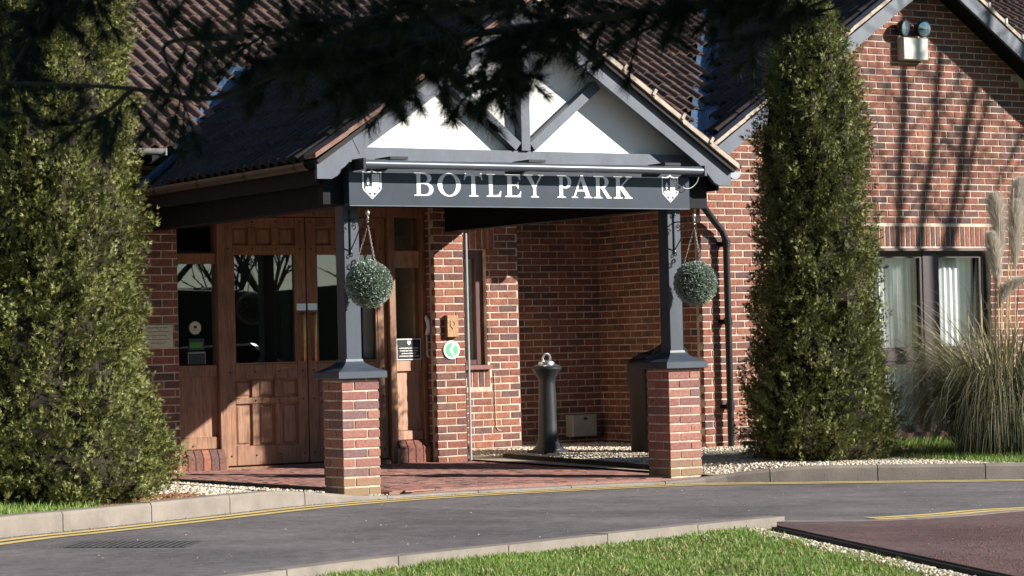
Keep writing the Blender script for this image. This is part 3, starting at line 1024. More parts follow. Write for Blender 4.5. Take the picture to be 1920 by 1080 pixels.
# entrance doors and side lights ------------------------------------------------
YD = 4.06
def pane(x0, x1, z0, z1, y, parent):
    return MB().box(x0, x1, y, y + .006, z0, z1).build('pane', M['glass_door' if x1 < 4 else 'glass'], parent)
def raised_panel(x0, x1, z0, z1, y, parent, mat):
    """fielded panel: flat margin, sloping edge and raised middle"""
    mb = MB()
    r = [(0, .0), (.012, .0), (.03, -.012)]
    vs_ = []
    for ins, dy in r:
        vs_ += [(x0 + ins, y + dy, z0 + ins), (x1 - ins, y + dy, z0 + ins), (x1 - ins, y + dy, z1 - ins), (x0 + ins, y + dy, z1 - ins)]
    fs = [(8, 9, 10, 11)]
    for k in (0, 4):
        for i in range(4):
            j = (i + 1) % 4
            fs.append((k + i, k + j, k + 4 + j, k + 4 + i))
    mb.add(vs_, fs)
    return mb.build('panel', mat, parent)
def door_leaf(x0, x1, mirror):
    zb, zt = .075, 2.43
    y0, y1 = YD, YD + .055
    rows = [(.075, .26), (.655, .715), (.885, 1.03), (2.085, 2.165), (2.335, 2.43)]
    st = .105
    mb = MB()
    mb.cbox(x0, x0 + st, y0, y1, zb, zt); mb.cbox(x1 - st, x1, y0, y1, zb, zt)
    for a, b in rows:
        mb.cbox(x0 + st, x1 - st, y0 + .001, y1, a, b)
    w = (x1 - x0 - 2 * st)
    mw = .075
    pw = (w - 2 * mw) / 3
    cells = []
    for a, b in ((.26, .655), (.715, .885), (2.165, 2.335)):
        for i in range(2):
            xx = x0 + st + pw * (i + 1) + mw * i
            mb.cbox(xx, xx + mw, y0 + .002, y1, a, b)
        for i in range(3):
            xx = x0 + st + i * (pw + mw)
            cells.append((xx, xx + pw, a, b))
    d = mb.build('door', M['oak'], hotel)
    for c in cells:
        raised_panel(*c, y0 + .03, d, M['oak_panel'])
    pane(x0 + st, x1 - st, 1.03, 2.085, y0 + .028, d)
    bead = MB()
    for a, b, c, e in ((x0 + st, x1 - st, 1.03, 1.045), (x0 + st, x1 - st, 2.07, 2.085), (x0 + st, x0 + st + .015, 1.045, 2.07), (x1 - st - .015, x1 - st, 1.045, 2.07)):
        bead.box(a, b, y0 + .006, y0 + .028, c, e)
    bead.build('glazing_bead', M['oak'], d)
    pegs = MB()
    for a, b in rows:
        for xx in (x0 + st * .5, x1 - st * .5, x0 + st + pw + mw / 2, x0 + st + 2 * pw + mw * 1.5):
            pegs.lathe([(.009, -.004), (.009, .004), (.005, .007)], (xx, y0, (a + b) / 2), 8, 'y')
    pegs.build('peg', simple('dark_peg', (.03, .012, .008), .6, .2, 30), d, kind='stuff')
    hx = x1 - .055 if not mirror else x0 + .055
    h = MB().tube([(hx, y0, 1.06), (hx, y0 - .06, 1.06), (hx, y0 - .06, 1.07), (hx, y0 - .06, 1.49), (hx, y0 - .06, 1.50), (hx, y0, 1.50)], .014, 10)
    h.build('pull_handle', M['brass'], d, smooth=True)
    MB().box(hx - .05, hx + .05, y0 - .004, y0, 1.535, 1.60).build('push_plate', M['steel'], d)
    return d
door_leaf(.905, 1.775, False)
door_leaf(1.785, 2.655, True)
MB().box(1.50, 1.56, YD - .004, YD, .985, .992).build('key_plate', M['brass'], hotel)
fr = MB()
for a, b in ((.345, .395), (.825, .90), (2.66, 2.735), (3.03, 3.08)):
    fr.cbox(a, b, YD - .05, YD + .1, .03, 2.46)
fr.cbox(.345, 3.08, YD - .051, YD + .1, 2.435, 2.56)
fr.build('door_frame', M['oak'], hotel)
MB().box(.36, 3.07, YD - .03, YD + .2, -.02, zr(1.7, 4) + ZP + .025).build('threshold', M['oak'], hotel)
def side_light(x0, x1, lit):
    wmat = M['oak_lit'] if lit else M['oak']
    sl_ = MB().cbox(x0, x1, YD + .042, YD + .06, .25, .93).build('side_light', wmat, hotel)
    for a, b in (((.245, .36), (.92, 1.035), (1.985, 2.085)) if not lit else ((.245, .335), (.92, 1.03), (1.94, 2.11))):
        MB().cbox(x0, x1, YD - .012, YD + .04, a, b).build('rail', wmat, sl_)
    top = 1.985 if not lit else 1.94
    pane(x0, x1, 1.035, top, YD + .02, sl_)
    pane(x0, x1, 2.09 if not lit else 2.11, 2.435, YD + .02, sl_)
    mb = MB().box(x0, x1, YD + .02, YD + .04, .34, .925)
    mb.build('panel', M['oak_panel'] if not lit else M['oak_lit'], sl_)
    # brick-on-edge plinth below, with chamfered top
    n = 6 if not lit else 4
    w = (x1 - x0 + .05) / n
    for i in range(n):
        a, b = x0 - .02 + i * w + .005, x0 - .02 + (i + 1) * w - .005
        m2 = MB()
        y0, yb = YD - .11, YD + .05
        m2.add([(a, y0, -.03), (b, y0, -.03), (b, y0, .17), (a, y0, .17), (a, y0 + .05, .24), (b, y0 + .05, .24), (b, yb, .245), (a, yb, .245), (a, yb, -.03), (b, yb, -.03)],
               [(0, 1, 2, 3), (3, 2, 5, 4), (4, 5, 6, 7), (0, 3, 4, 7, 8), (1, 9, 6, 5, 2)])
        m2.build('brick', M['brick'], sl_)
    MB().box(x0 - .018, x1 + .028, YD - .10, YD + .05, -.05, .165).build('mortar_bed', M['mortar'], sl_)
side_light(.395, .825, False)
side_light(2.735, 3.03, True)
# lobby behind the glass
MB().box(-1, 4.2, 8.0, 8.1, -.1, 3).build('inner_wall', M['inner_wall'], hotel)
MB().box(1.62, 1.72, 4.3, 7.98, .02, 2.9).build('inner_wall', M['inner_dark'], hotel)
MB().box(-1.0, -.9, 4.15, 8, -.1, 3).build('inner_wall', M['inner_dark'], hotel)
MB().box(-1, 4.2, 4.2, 8.1, -.12, zr(1.7, 4) + .03).build('inner_floor', M['floor_in'], hotel)
MB().box(-1, 4.2, 4.12, 8.1, 2.62, 2.7).build('inner_ceiling', M['inner_wall'], hotel)
MB().box(3.06, 3.082, 4.2, 8, -.1, 2.62).build('inner_wall', M['inner_wall'], hotel)
pf = MB().box(3.15, 3.75, 7.95, 7.98, 1.4, 2.0)
tag(pf.build('picture_frame', M['black']), 'black picture frame on the beige lobby wall behind the right door', 'picture frame')
wpn = MB().box(2.47, 2.575, 4.2, 4.22, .98, 1.72)  # white colour stands in for sunlight on an inner surface
tag(wpn.build('white_strip', M['white']), 'narrow white strip added for a sunlit inner surface behind the glass beside the left porch post', 'white strip')

# main roof ---------------------------------------------------------------------
PM = .54
_cm = math.cos(math.atan(PM)); _sm = math.sin(math.atan(PM))
XC = 1.735
def zport(x): return 3.965 - .67 * abs(x - XC)
def zmain(y): return 3.02 + PM * (y - 3.4)
def zwing(x): return 3.12 + .68 * (x - 6.2) if x < 9.4 else 3.12 + .68 * (12.6 - x)
_tile = {}
def tile_mesh(mat):
    if mat.name in _tile:
        return _tile[mat.name]
    prof = []
    for i in range(13):
        x = -.15 + .3 * i / 12
        ph = (i % 6) / 6
        z = .047 * max(0, math.sin(PI * min(1, max(0, (ph - .0) / .67)))) ** .8 if ph < .67 else 0
        prof.append((x, z))
    L = .40
    vs_ = [(x, 0, z + .022) for x, z in prof] + [(x, L, z) for x, z in prof] + [(x, .002, z - .004) for x, z in prof]
    n = 13
    fs = []
    for i in range(n - 1):
        fs.append((i, i + 1, n + i + 1, n + i))
        fs.append((2 * n + i, 2 * n + i + 1, i + 1, i))
    mb = MB(); mb.add(vs_, fs)
    me = mb.mesh('roof_tile')
    me.materials.append(mat)
    me.polygons.foreach_set('use_smooth', [True] * len(me.polygons))
    me.set_sharp_from_angle(angle=math.radians(50))
    _tile[mat.name] = me
    return me
def tile_field(roof, building, origin, a, u, n, cols, rows, ok, mat, limit, gauge=.345, vis=None):
    a, u, n = Vector(a), Vector(u), Vector(n)
    R = Matrix((a, u, n)).transposed().to_4x4()
    me = tile_mesh(mat)
    items = []
    for i in cols:
        for j in rows:
            p = Vector(origin) + a * (.3 * i + .15) + u * (gauge * j)
            c = p + u * .17
            if not ok(c):
                continue
            px_, py_, d = pix(c)
            seen = -15 < px_ < 1935 and -25 < py_ < 1090 and (vis is None or vis(c))
            items.append((0 if seen else 1, d, p))
    items.sort(key=lambda q: (q[0], q[1]))
    rest = MB()
    for k, (f, d, p) in enumerate(items):
        mw = Matrix.Translation(p + n * (random.uniform(0, .004))) @ R @ Matrix.Rotation(random.gauss(0, .009), 4, 'Z') @ Matrix.Rotation(random.uniform(-.012, .02), 4, 'X')
        if k < limit and f == 0:
            o = bpy.data.objects.new('roof_tile', me)
            COL.objects.link(o)
            o.parent = roof
            o.matrix_local = mw
        else:
            rest.add([mw @ v.co for v in me.vertices], [tuple(q.vertices) for q in me.polygons])
    if rest.v:
        rest.build('tiling', mat, building, smooth=True, kind='stuff')
def deck(poly3, thick, name, mat, parent):
    """slab below the tiles"""
    p = [Vector(q) for q in poly3]
    nn = (p[1] - p[0]).cross(p[2] - p[0]).normalized()
    if nn.z < 0: nn = -nn
    k = len(p)
    vs_ = p + [q - nn * thick for q in p]
    fs = [tuple(range(k)), tuple(range(2 * k - 1, k - 1, -1))] + [(i, i + k, (i + 1) % k + k, (i + 1) % k) for i in range(k)]
    mb = MB(); mb.add(vs_, fs)
    return mb.build(name, mat, parent)
mroof = deck([(-7, 3.36, zmain(3.36)), (6.03, 3.36, zmain(3.36)), (9.40, 7.62, zmain(7.62)), (12.77, 3.36, zmain(3.36)), (24, 3.36, zmain(3.36)), (24, 9.5, zmain(9.5)), (-7, 9.5, zmain(9.5))], .05, 'roof', simple('roof_felt', (.03, .028, .026), .9, .2, 10), hotel)
deck([(-7, 9.5, zmain(9.5)), (24, 9.5, zmain(9.5)), (24, 16, zmain(9.5) - 3.5), (-7, 16, zmain(9.5) - 3.5)], .05, 'rear_roof', M['tile'], hotel)  # unseen rear slope, added to keep the roof light-tight
tile_field(mroof, hotel, (-6.9, 3.30, zmain(3.30) + .015), (1, 0, 0), (0, _cm, _sm), (0, -_sm, _cm), range(0, 100), range(0, 19),
           lambda c: c.z - zport(c.x) > .075 and (c.x < 6.0 or c.z - zwing(c.x) > .10), M['tile'], 298)
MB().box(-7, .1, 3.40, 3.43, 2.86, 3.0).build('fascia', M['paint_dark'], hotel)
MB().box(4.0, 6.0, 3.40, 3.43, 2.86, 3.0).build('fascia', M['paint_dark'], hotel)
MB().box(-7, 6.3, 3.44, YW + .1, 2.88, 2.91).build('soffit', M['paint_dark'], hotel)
def half_round(mb, p0, p1, r, axis):
    """half-round gutter channel between two points"""
    p0, p1 = Vector(p0), Vector(p1)
    t = (p1 - p0).normalized(); side = t.cross(Vector((0, 0, 1))).normalized()
    n = 9
    for rr, flip in ((r, False), (r - .006, True)):
        vs_ = []
        for p in (p0, p1):
            for k in range(n):
                an = PI * k / (n - 1)
                vs_.append(p + side * (rr * math.cos(an)) - Vector((0, 0, 1)) * (rr * math.sin(an)))
        fs = [(k, k + 1, n + k + 1, n + k) for k in range(n - 1)]
        mb.add(vs_, [tuple(reversed(f)) for f in fs] if flip else fs)
    return mb
g = MB(); half_round(g, (-7, 3.27, 2.99), (-.02, 3.27, 2.985), .058, 'x')
g.box(-.03, -.015, 3.21, 3.33, 2.925, 2.99)
g.build('gutter', simple('weathered_grey_gutter', (.2, .2, .19), .5, .3, 12), hotel, smooth=True)
# lead in the valleys
def strip3(name, pts, w, nrm_off, mat, parent, side):
    side = Vector(side).normalized()
    vs_, fs = [], []
    for i, p in enumerate(pts):
        p = Vector(p) + Vector((0, 0, nrm_off))
        up = Vector((0, 0, 1))
        t = (Vector(pts[min(i + 1, len(pts) - 1)]) - Vector(pts[max(0, i - 1)])).normalized()
        s_ = t.cross(up).normalized()
        vs_ += [p - s_ * w + up * w * .42, p, p + s_ * w + up * w * .42]
    for i in range(len(pts) - 1):
        k = 3 * i
        fs += [(k, k + 1, k + 4, k + 3), (k + 1, k + 2, k + 5, k + 4)]
    mb = MB(); mb.add(vs_, fs)
    return mb.build(name, mat, parent)
def val_l(x):
    z = zport(x); return (x, 3.4 + (z - 3.02) / PM, z)
strip3('valley_flashing', [val_l(x) for x in (.2, .5, .9, 1.3, XC)], .13, .035, M['lead'], hotel, (1, 0, 0))
# upstand lead that carries on below the main eave to the porch gutter
def on_port(x, y): return Vector((x, y, zport(x)))
MBq = MB()
q = [on_port(.30, 3.42), on_port(.14, 3.44), on_port(-.30, 3.20), on_port(-.27, 3.06)]
MBq.add([v + Vector((0, 0, .075)) for v in q] + [v + Vector((0, 0, .02)) for v in q], [(0, 1, 2, 3), (0, 4, 5, 1), (1, 5, 6, 2), (2, 6, 7, 3), (3, 7, 4, 0)])
MBq.build('flashing', M['lead'], hotel)

# ------------------------------------------------------------------ gable wing
wing = thing('gable_wing', 'red brick gable wing with tall windows right of the porch, shadowed by tree stems', 'building', (9.4, 4.0, .0))
XR = 6.33
GW = (8.50, 10.42, .06, 2.125)
pool = []
def gable_top(x): return zwing(x) - .10
ring = [(XR + REC, -.25), (GW[0], -.25), (GW[0], GW[3]), (GW[1], GW[3]), (GW[1], -.25), (12.5, -.25), (12.5, gable_top(12.5)), (9.4, gable_top(9.4)), (XR + REC, gable_top(XR))]
mb = MB()
mb.prism_y([(XR + REC, -.25), (GW[0], -.25), (GW[0], GW[3]), (XR + REC, GW[3])], YW + REC, YW + .25)
mb.prism_y([(GW[1], -.25), (12.5, -.25), (12.5, GW[3]), (GW[1], GW[3])], YW + REC, YW + .25)
mb.prism_y([(XR + REC, GW[3]), (12.5, GW[3]), (12.5, gable_top(12.5)), (9.4, gable_top(9.4)), (XR + REC, gable_top(XR))], YW + REC, YW + .25)
mb.box(GW[0], GW[1], YW + REC, YW + .25, -.25, GW[2])
wg = mb.build('wall', M['mortar'], wing)
wall_bricks(pool, wg, 'x', YW, XR, 12.4, -.15, 5.3, holes=[(GW[0], GW[1], GW[2], GW[3]), (GW[0] - .15, GW[1] + .15, GW[3], GW[3] + .25)],
            clip=lambda u, z, l: z < gable_top(u) - .06 and z < 5.2, soldiers=[(GW[0] - .15, GW[1] + .15, GW[3] + .015, .235)])
wr = MB().box(XR + REC, XR + .25, YW + .26, YC + .2, -.25, 3.1).build('wall', M['mortar'], wing)
wall_bricks(pool, wr, 'y', XR, YW + .1075, YC, -.15, 2.95, phase=1)
place_bricks(pool, wing, 298, lambda x, y, it: it[1] == 'x' and not (1425 < x < 1600) and not (1400 < x < 1660 and y > 300) and not (x > 1700 and y > 480))
# roof of the wing
AL = math.atan(.68); ca, sa = math.cos(AL), math.sin(AL)
XG = 9.4
zap = zwing(XG)
YV = 3.50
rfl = deck([(5.95, YV, zwing(5.95)), (XG, YV, zap), (XG, 12, zap), (5.95, 12, zwing(5.95))], .05, 'roof', bpy.data.materials['roof_felt'], wing)
rfr = deck([(XG, YV, zap), (12.85, YV, zwing(12.85)), (12.85, 12, zwing(12.85)), (XG, 12, zap)], .05, 'roof', bpy.data.materials['roof_felt'], wing)
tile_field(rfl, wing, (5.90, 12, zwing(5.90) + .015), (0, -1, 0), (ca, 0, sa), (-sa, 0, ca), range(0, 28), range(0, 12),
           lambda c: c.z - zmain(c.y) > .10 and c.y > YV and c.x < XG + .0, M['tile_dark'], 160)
tile_field(rfr, wing, (12.9, YV, zwing(12.9) + .015), (0, 1, 0), (-ca, 0, sa), (sa, 0, ca), range(0, 28), range(0, 12),
           lambda c: c.x > XG - .0, M['tile'], 130)
def val_r(y):
    z = zmain(y); return (6.2 + (z - 3.12) / .68, y, z)
strip3('valley_flashing', [val_r(y) for y in (3.5, 4.5, 5.5, 6.5, 8.0)], .15, .03, M['lead'], wing, (1, 0, 0))
def barge(name, pts_out, y0, y1, mat, parent, **pr):
    return MB().prism_y(pts_out, y0, y1).build(name, mat, parent, **pr)
d_ = .20
barge('barge_board', [(5.93, zwing(5.93) - .02), (5.93, zwing(5.93) - .17), (6.05, zwing(5.93) - .17), (6.18, zwing(6.18) - d_), (XG, zap - d_), (XG, zap - .02)], YV - .04, YV, M['paint'], wing)
barge('barge_board', [(12.87, zwing(12.87) - .02), (XG + .002, zap - .02), (XG + .002, zap - d_), (12.6, zwing(12.6) - d_), (12.87, zwing(12.87) - .17)], YV - .04, YV, M['paint'], wing)
# sloping soffits behind the barge boards
for xa, xb in ((5.98, XG), (XG + .002, 12.82)):
    mb = MB()
    vs_ = [(xa, YV + .001, zwing(xa) - .12), (xb, YV + .001, zwing(xb) - .12), (xb, YW + .02, zwing(xb) - .12), (xa, YW + .02, zwing(xa) - .12)]
    vs_ += [(x, y, z + .03) for x, y, z in vs_]
    mb.add(vs_, [(0, 1, 2, 3), (7, 6, 5, 4), (0, 4, 5, 1), (1, 5, 6, 2), (2, 6, 7, 3), (3, 7, 4, 0)])
    mb.build('soffit', M['paint_dark'], wing)
def verge_run(xa, xb, zf, y0, y1, mat, parent, n, lift=.0, h=.045, step=.006):
    for i in range(n):
        a = xa + (xb - xa) * i / n; b = xa + (xb - xa) * (i + 1) / n
        lo, hi = (a, b)
        l2 = lift + step * random.uniform(.3, 1)
        # each unit tips up slightly at its lower end so the run steps like tiles
        za, zb = zf(a) + l2 + step, zf(b) + l2
        mb = MB().prism_y([(a, za), (b, zb), (b, zb + h), (a, za + h)] if b > a else [(b, zb), (a, za), (a, za + h), (b, zb + h)], y0 + random.uniform(0, .006), y1)
        mb.build('verge_tile', mat, parent)
verge_run(5.92, XG, zwing, YV - .055, YV + .10, M['verge_pale'], wing, 14)
verge_run(12.88, XG, zwing, YV - .055, YV + .10, M['verge_pale'], wing, 14)
for i in range(1, 14):
    x = 12.88 + (XG - 12.88) * i / 14
    MB().box(x - .012, x + .012, YV - .062, YV + .05, zwing(x) + .03, zwing(x) + .085).build('verge_clip', M['white'], wing)
MB().box(5.93, 5.96, YV, 5.9, 2.80, zwing(5.93) - .0).build('fascia', M['paint_dark'], wing)
MB().box(5.96, XR + .02, YV + .05, 5.9, 2.83, 2.86).build('soffit', M['paint_dark'], wing)
g = MB(); half_round(g, (5.87, YV + .02, 2.93), (5.87, 5.2, 2.93), .058, 'y'); g.build('gutter', M['black'], wing, smooth=True)
# rainwater pipe: swan neck then straight down beside the corner
PXX, PYY = 6.60, 3.76
pp = [(6.02, 3.62, 2.88), (6.04, 3.62, 2.80), (6.20, 3.68, 2.62), (6.42, 3.74, 2.42), (6.55, PYY, 2.30), (PXX, PYY, 2.20), (PXX, PYY, 2.1), (PXX, PYY, 1.0), (PXX, PYY, .0)]
dpz = MB().tube(pp, .036, 14).build('downpipe', M['black'], wing, smooth=True)
for z in (2.17, 1.35, .45):
    MB().lathe([(.036, -.035), (.046, -.035), (.046, .035), (.036, .035)], (PXX, PYY, z), 14).box(PXX - .07, PXX + .07, YW - .02, YW - .004, z - .02, z + .02).box(PXX - .02, PXX + .02, PYY + .03, YW - .004, z - .018, z + .018).build('pipe_bracket', M['black'], dpz)
# tall window
x0, x1, z0, z1 = GW
y0 = YW + .07
mb = MB()
for a, b, c, d in ((x0, x0 + .10, z0, z1), (x1 - .07, x1, z0, z1), (9.46, 9.68, z0, z1), (x0 + .1, 9.46, z1 - .075, z1), (9.68, x1 - .07, z1 - .075, z1),
                   (x0 + .1, 9.46, .86, .99), (9.68, x1 - .07, .86, .99), (x0 + .1, 9.46, z0, z0 + .06), (9.68, x1 - .07, z0, z0 + .06)):
    mb.cbox(a, b, y0, y0 + .08, c, d, .008)
w_ = mb.build('window', M['dark_frame'], wing)
for a, b in ((x0 + .1, 9.46), (9.68, x1 - .07)):
    for c, d in ((z0 + .06, .86), (.99, z1 - .075)):
        pane(a, b, c, d, y0 + .04, w_)
        s_ = MB()
        for e, f, g_, h in ((a, a + .03, c, d), (b - .03, b, c, d), (a + .03, b - .03, c, c + .03), (a + .03, b - .03, d - .03, d)):
            s_.box(e, f, y0 + .012, y0 + .04, g_, h)
        s_.build('sash', M['dark_frame'], w_)
MB().box(x0 - .02, x1 + .02, y0 - .09, y0 - .001, z1 - .03, z1 - .004).build('weather_board', simple('faded_frame', (.13, .075, .07), .5, .3, 12), w_)
def curtain(x0, x1, z0, z1, y, folds, amp, label):
    n = int(folds * 12)
    vs_, fs = [], []
    for i in range(n + 1):
        x = x0 + (x1 - x0) * i / n
        a = amp * (math.sin(2 * PI * folds * i / n + .8 * math.sin(i * .31)) + .4 * math.sin(2 * PI * folds * 2.3 * i / n + 1))
        vs_ += [(x, y + a, z0), (x + .01 * math.sin(i * .2), y + a * 1.15, z1)]
        if i:
            k = 2 * i
            fs.append((k - 2, k, k + 1, k - 1))
    o = MB(); o.add(vs_, fs)
    return tag(o.build('curtain', M['curtain'], None, smooth='all'), label, 'curtain')
curtain(8.9, 9.44, .1, 2.06, YW + .28, 6, .025, 'white curtain drawn behind the left half of the tall window')
curtain(8.5, 8.86, .1, 2.06, YW + .30, 4, .025, 'white curtain edge beside the right conifer, far left of the tall window')
curtain(9.68, 9.84, .1, 2.06, YW + .28, 2.5, .03, 'white curtain gathered at the left edge of the right window half')
curtain(9.86, 10.40, .1, 2.06, YW + .27, 5, .016, 'pale net curtain filling the right half of the tall window')
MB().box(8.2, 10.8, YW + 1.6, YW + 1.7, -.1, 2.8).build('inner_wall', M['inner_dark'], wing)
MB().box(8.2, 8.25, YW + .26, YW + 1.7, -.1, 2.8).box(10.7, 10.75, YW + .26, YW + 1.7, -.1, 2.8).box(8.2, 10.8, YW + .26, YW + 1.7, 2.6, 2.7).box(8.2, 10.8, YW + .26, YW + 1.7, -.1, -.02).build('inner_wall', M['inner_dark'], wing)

# twin-spot emergency light on the gable
fl = thing('floodlight', 'white box floodlight with two round lamps high on the brick gable', 'floodlight', (9.27, YW, 4.36))
MB().cbox(9.115, 9.475, YW - .115, YW - .002, 4.225, 4.47, .008).build('housing', simple('offwhite_case', (.66, .63, .55), .4, .04, 8), fl)
for lx, tilt in ((9.14, .35), (9.42, -.1)):
    c = Vector((lx, YW - .10, 4.575))
    R = Matrix.Rotation(tilt, 4, 'Z') @ Matrix.Rotation(.12, 4, 'X')
    prof = [(.02, -.09), (.06, -.075), (.088, -.03), (.092, .0), (.092, .02), (.082, .02)]
    mb = MB().lathe(prof, (0, 0, 0), 28, 'y')
    mb.v = [tuple(c + R @ Vector(v)) for v in mb.v]
    lp = mb.build('lamp', M['castgrey'], fl, smooth=True)
    mb = MB().lathe([(.081, .012), (.081, .021), (.04, .028), (.001, .03)], (0, 0, 0), 28, 'y')
    mb.v = [tuple(c + R @ Vector(v)) for v in mb.v]
    mb.build('lens', simple('lens', (.3, .42, .5), .12, .3, 25, metal=.75), lp, smooth=True)
    mb = MB().tube([c + Vector((0, .04, -.09)), c + Vector((0, .03, -.05))], .02, 10)
    mb.build('stem', M['black'], fl)

# ------------------------------------------------------------------ entrance porch
porch = thing('entrance_porch', 'grey timber entrance porch with tiled gable roof on two brick piers', 'porch', (XC, 1.9, .03))
W = .3275
HB = .9
def pier(x0, worn):
    zb = -.075
    core = MB().box(x0 + REC, x0 + W - REC, REC, W - REC, -.2, .926)
    p = core.build('brick_pier', M['mortar'], porch)
    for k in range(14):
        z0_ = HB - .075 * k + .0065 if k else HB + .005
        h = .062 if k else .016
        if z0_ + h < -.12: break
        A = [(0, .2135, 0, .101), (.2265, W, 0, .2135), (.114, W, .2265, W), (0, .101, .114, W)]
        for (a, b, c, d) in A:
            if (k + worn) % 2 == 0:
                a, b = W - b, W - a
            key = ('pier', round(b - a, 4), round(d - c, 4), round(h, 3))
            if key not in _bcache:
                me = MB().box(-(b - a) / 2, (b - a) / 2, -(d - c) / 2, (d - c) / 2, -h / 2, h / 2).mesh('brick')
                bm = bmesh.new(); bm.from_mesh(me)
                bmesh.ops.bevel(bm, geom=[e for e in bm.edges if abs((e.verts[0].co - e.verts[1].co).z) < 1e-5], offset=.004, segments=1, affect='EDGES')
                bm.to_mesh(me); bm.free()
                me.materials.append(M['pier_brick'])
                _bcache[key] = me
            o = bpy.data.objects.new('brick', _bcache[key])
            COL.objects.link(o)
            o.parent = p
            o.location = (x0 + (a + b) / 2 + random.uniform(-.0015, .0015), (c + d) / 2 + random.uniform(-.0015, .0015), z0_ + h / 2 + random.uniform(-.001, .001))
            o.rotation_euler = (0, 0, random.uniform(-.006, .006))
    # painted cap: slab with a flared skirt running up to the post
    cx, cy = x0 + W / 2, W / 2
    prof = [(.211, .922), (.214, .926), (.214, .972), (.209, .979), (.15, 1.003), (.092, 1.040), (.078, 1.056), (.074, 1.075)]
    vs_, fs = [], []
    for r, z in prof:
        vs_ += [(cx - r, cy - r, z), (cx + r, cy - r, z), (cx + r, cy + r, z), (cx - r, cy + r, z)]
    for i in range(len(prof) - 1):
        for k in range(4):
            fs.append((4 * i + k, 4 * i + (k + 1) % 4, 4 * i + 4 + (k + 1) % 4, 4 * i + 4 + k))
    fs.append((3, 2, 1, 0)); fs.append(tuple(4 * (len(prof) - 1) + k for k in range(4)))
    mb = MB(); mb.add(vs_, fs)
    mb.build('pier_cap', M['post_paint'], porch)
    mb = MB().box(cx - .07, cx + .07, cy - .07, cy + .07, 1.05, 2.52)
    o = mb.build('post', M['post_paint'], porch)
    bm = bmesh.new(); bm.from_mesh(o.data); bmesh.ops.bevel(bm, geom=[e for e in bm.edges if abs((e.verts[0].co - e.verts[1].co).z) > .5], offset=.006, segments=1, affect='EDGES'); bm.to_mesh(o.data); bm.free()
    return cx, cy
pier(0, 1)
pier(3.1278, 0)
# beams, tie beam, truss
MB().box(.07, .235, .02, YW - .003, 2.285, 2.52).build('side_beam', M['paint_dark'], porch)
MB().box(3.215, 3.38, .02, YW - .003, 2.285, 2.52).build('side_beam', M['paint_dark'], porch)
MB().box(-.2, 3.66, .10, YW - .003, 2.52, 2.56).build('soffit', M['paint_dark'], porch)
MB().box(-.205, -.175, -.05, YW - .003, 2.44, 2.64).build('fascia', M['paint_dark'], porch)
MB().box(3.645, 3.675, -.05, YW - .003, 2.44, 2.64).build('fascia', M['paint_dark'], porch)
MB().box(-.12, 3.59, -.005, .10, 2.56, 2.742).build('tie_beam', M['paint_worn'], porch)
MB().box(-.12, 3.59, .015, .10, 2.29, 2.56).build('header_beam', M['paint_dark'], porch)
zl = lambda x: 3.765 - .67 * abs(x - XC)
MB().prism_y([(.0, 2.743), (3.47, 2.743), (XC, zport(XC) - .06)], .075, .095).build('infill_panel', M['render'], porch)
MB().box(1.695, 1.778, -.03, .074, 2.744, 3.75).build('king_post', M['paint'], porch)
def brace(xa, za, xb, zb_, w):
    d = Vector((xb - xa, 0, zb_ - za)).normalized(); nrm = Vector((-d.z, 0, d.x)) * (w / 2)
    p = [(xa - nrm.x, za - nrm.z), (xb - nrm.x, zb_ - nrm.z), (xb + nrm.x, zb_ + nrm.z), (xa + nrm.x, za + nrm.z)]
    return MB().prism_y(p, -.028, .074)
brace(1.80, 2.775, 2.46, 3.31, .08).build('brace', M['paint'], porch)
brace(1.665, 2.775, 1.01, 3.31, .08).build('brace', M['paint'], porch)
ybg = (-.155, -.115)
zu = lambda x: zport(x) - .012
def porch_barge(sgn):
    f = lambda x: XC + sgn * (x - XC)
    pts_ = [(-.255, zu(-.255)), (-.255, 2.475), (-.13, 2.475), (-.08, 2.50), (-.0, 2.585), (.06, 2.64), (.115, zl(.115)), (XC, zl(XC)), (XC, zu(XC))]
    pts_ = [(f(x), z) for x, z in pts_]
    if sgn < 0: pts_ = pts_[::-1]
    return MB().prism_y(pts_, *ybg)
for sgn in (1, -1):
    mb = porch_barge(sgn)
    if sgn < 0:
        mb.v = [(x + (.002 if abs(x - XC) < .01 else 0), y, z) for x, y, z in mb.v]
    mb.build('barge_board', M['paint'], porch)
    # inner soffit between the barge board and the truss
    f = lambda x: XC + sgn * (x - XC)
    vs_ = [(f(x), y, zport(x) - .13 + dz) for dz in (0, .03) for x, y in ((-.2, -.114), (XC - .002, -.114), (XC - .002, .0), (-.2, .0))]
    mb = MB(); mb.add(vs_, [(0, 1, 2, 3), (7, 6, 5, 4), (0, 4, 5, 1), (1, 5, 6, 2), (2, 6, 7, 3), (3, 7, 4, 0)])
    mb.build('soffit', M['paint'], porch)
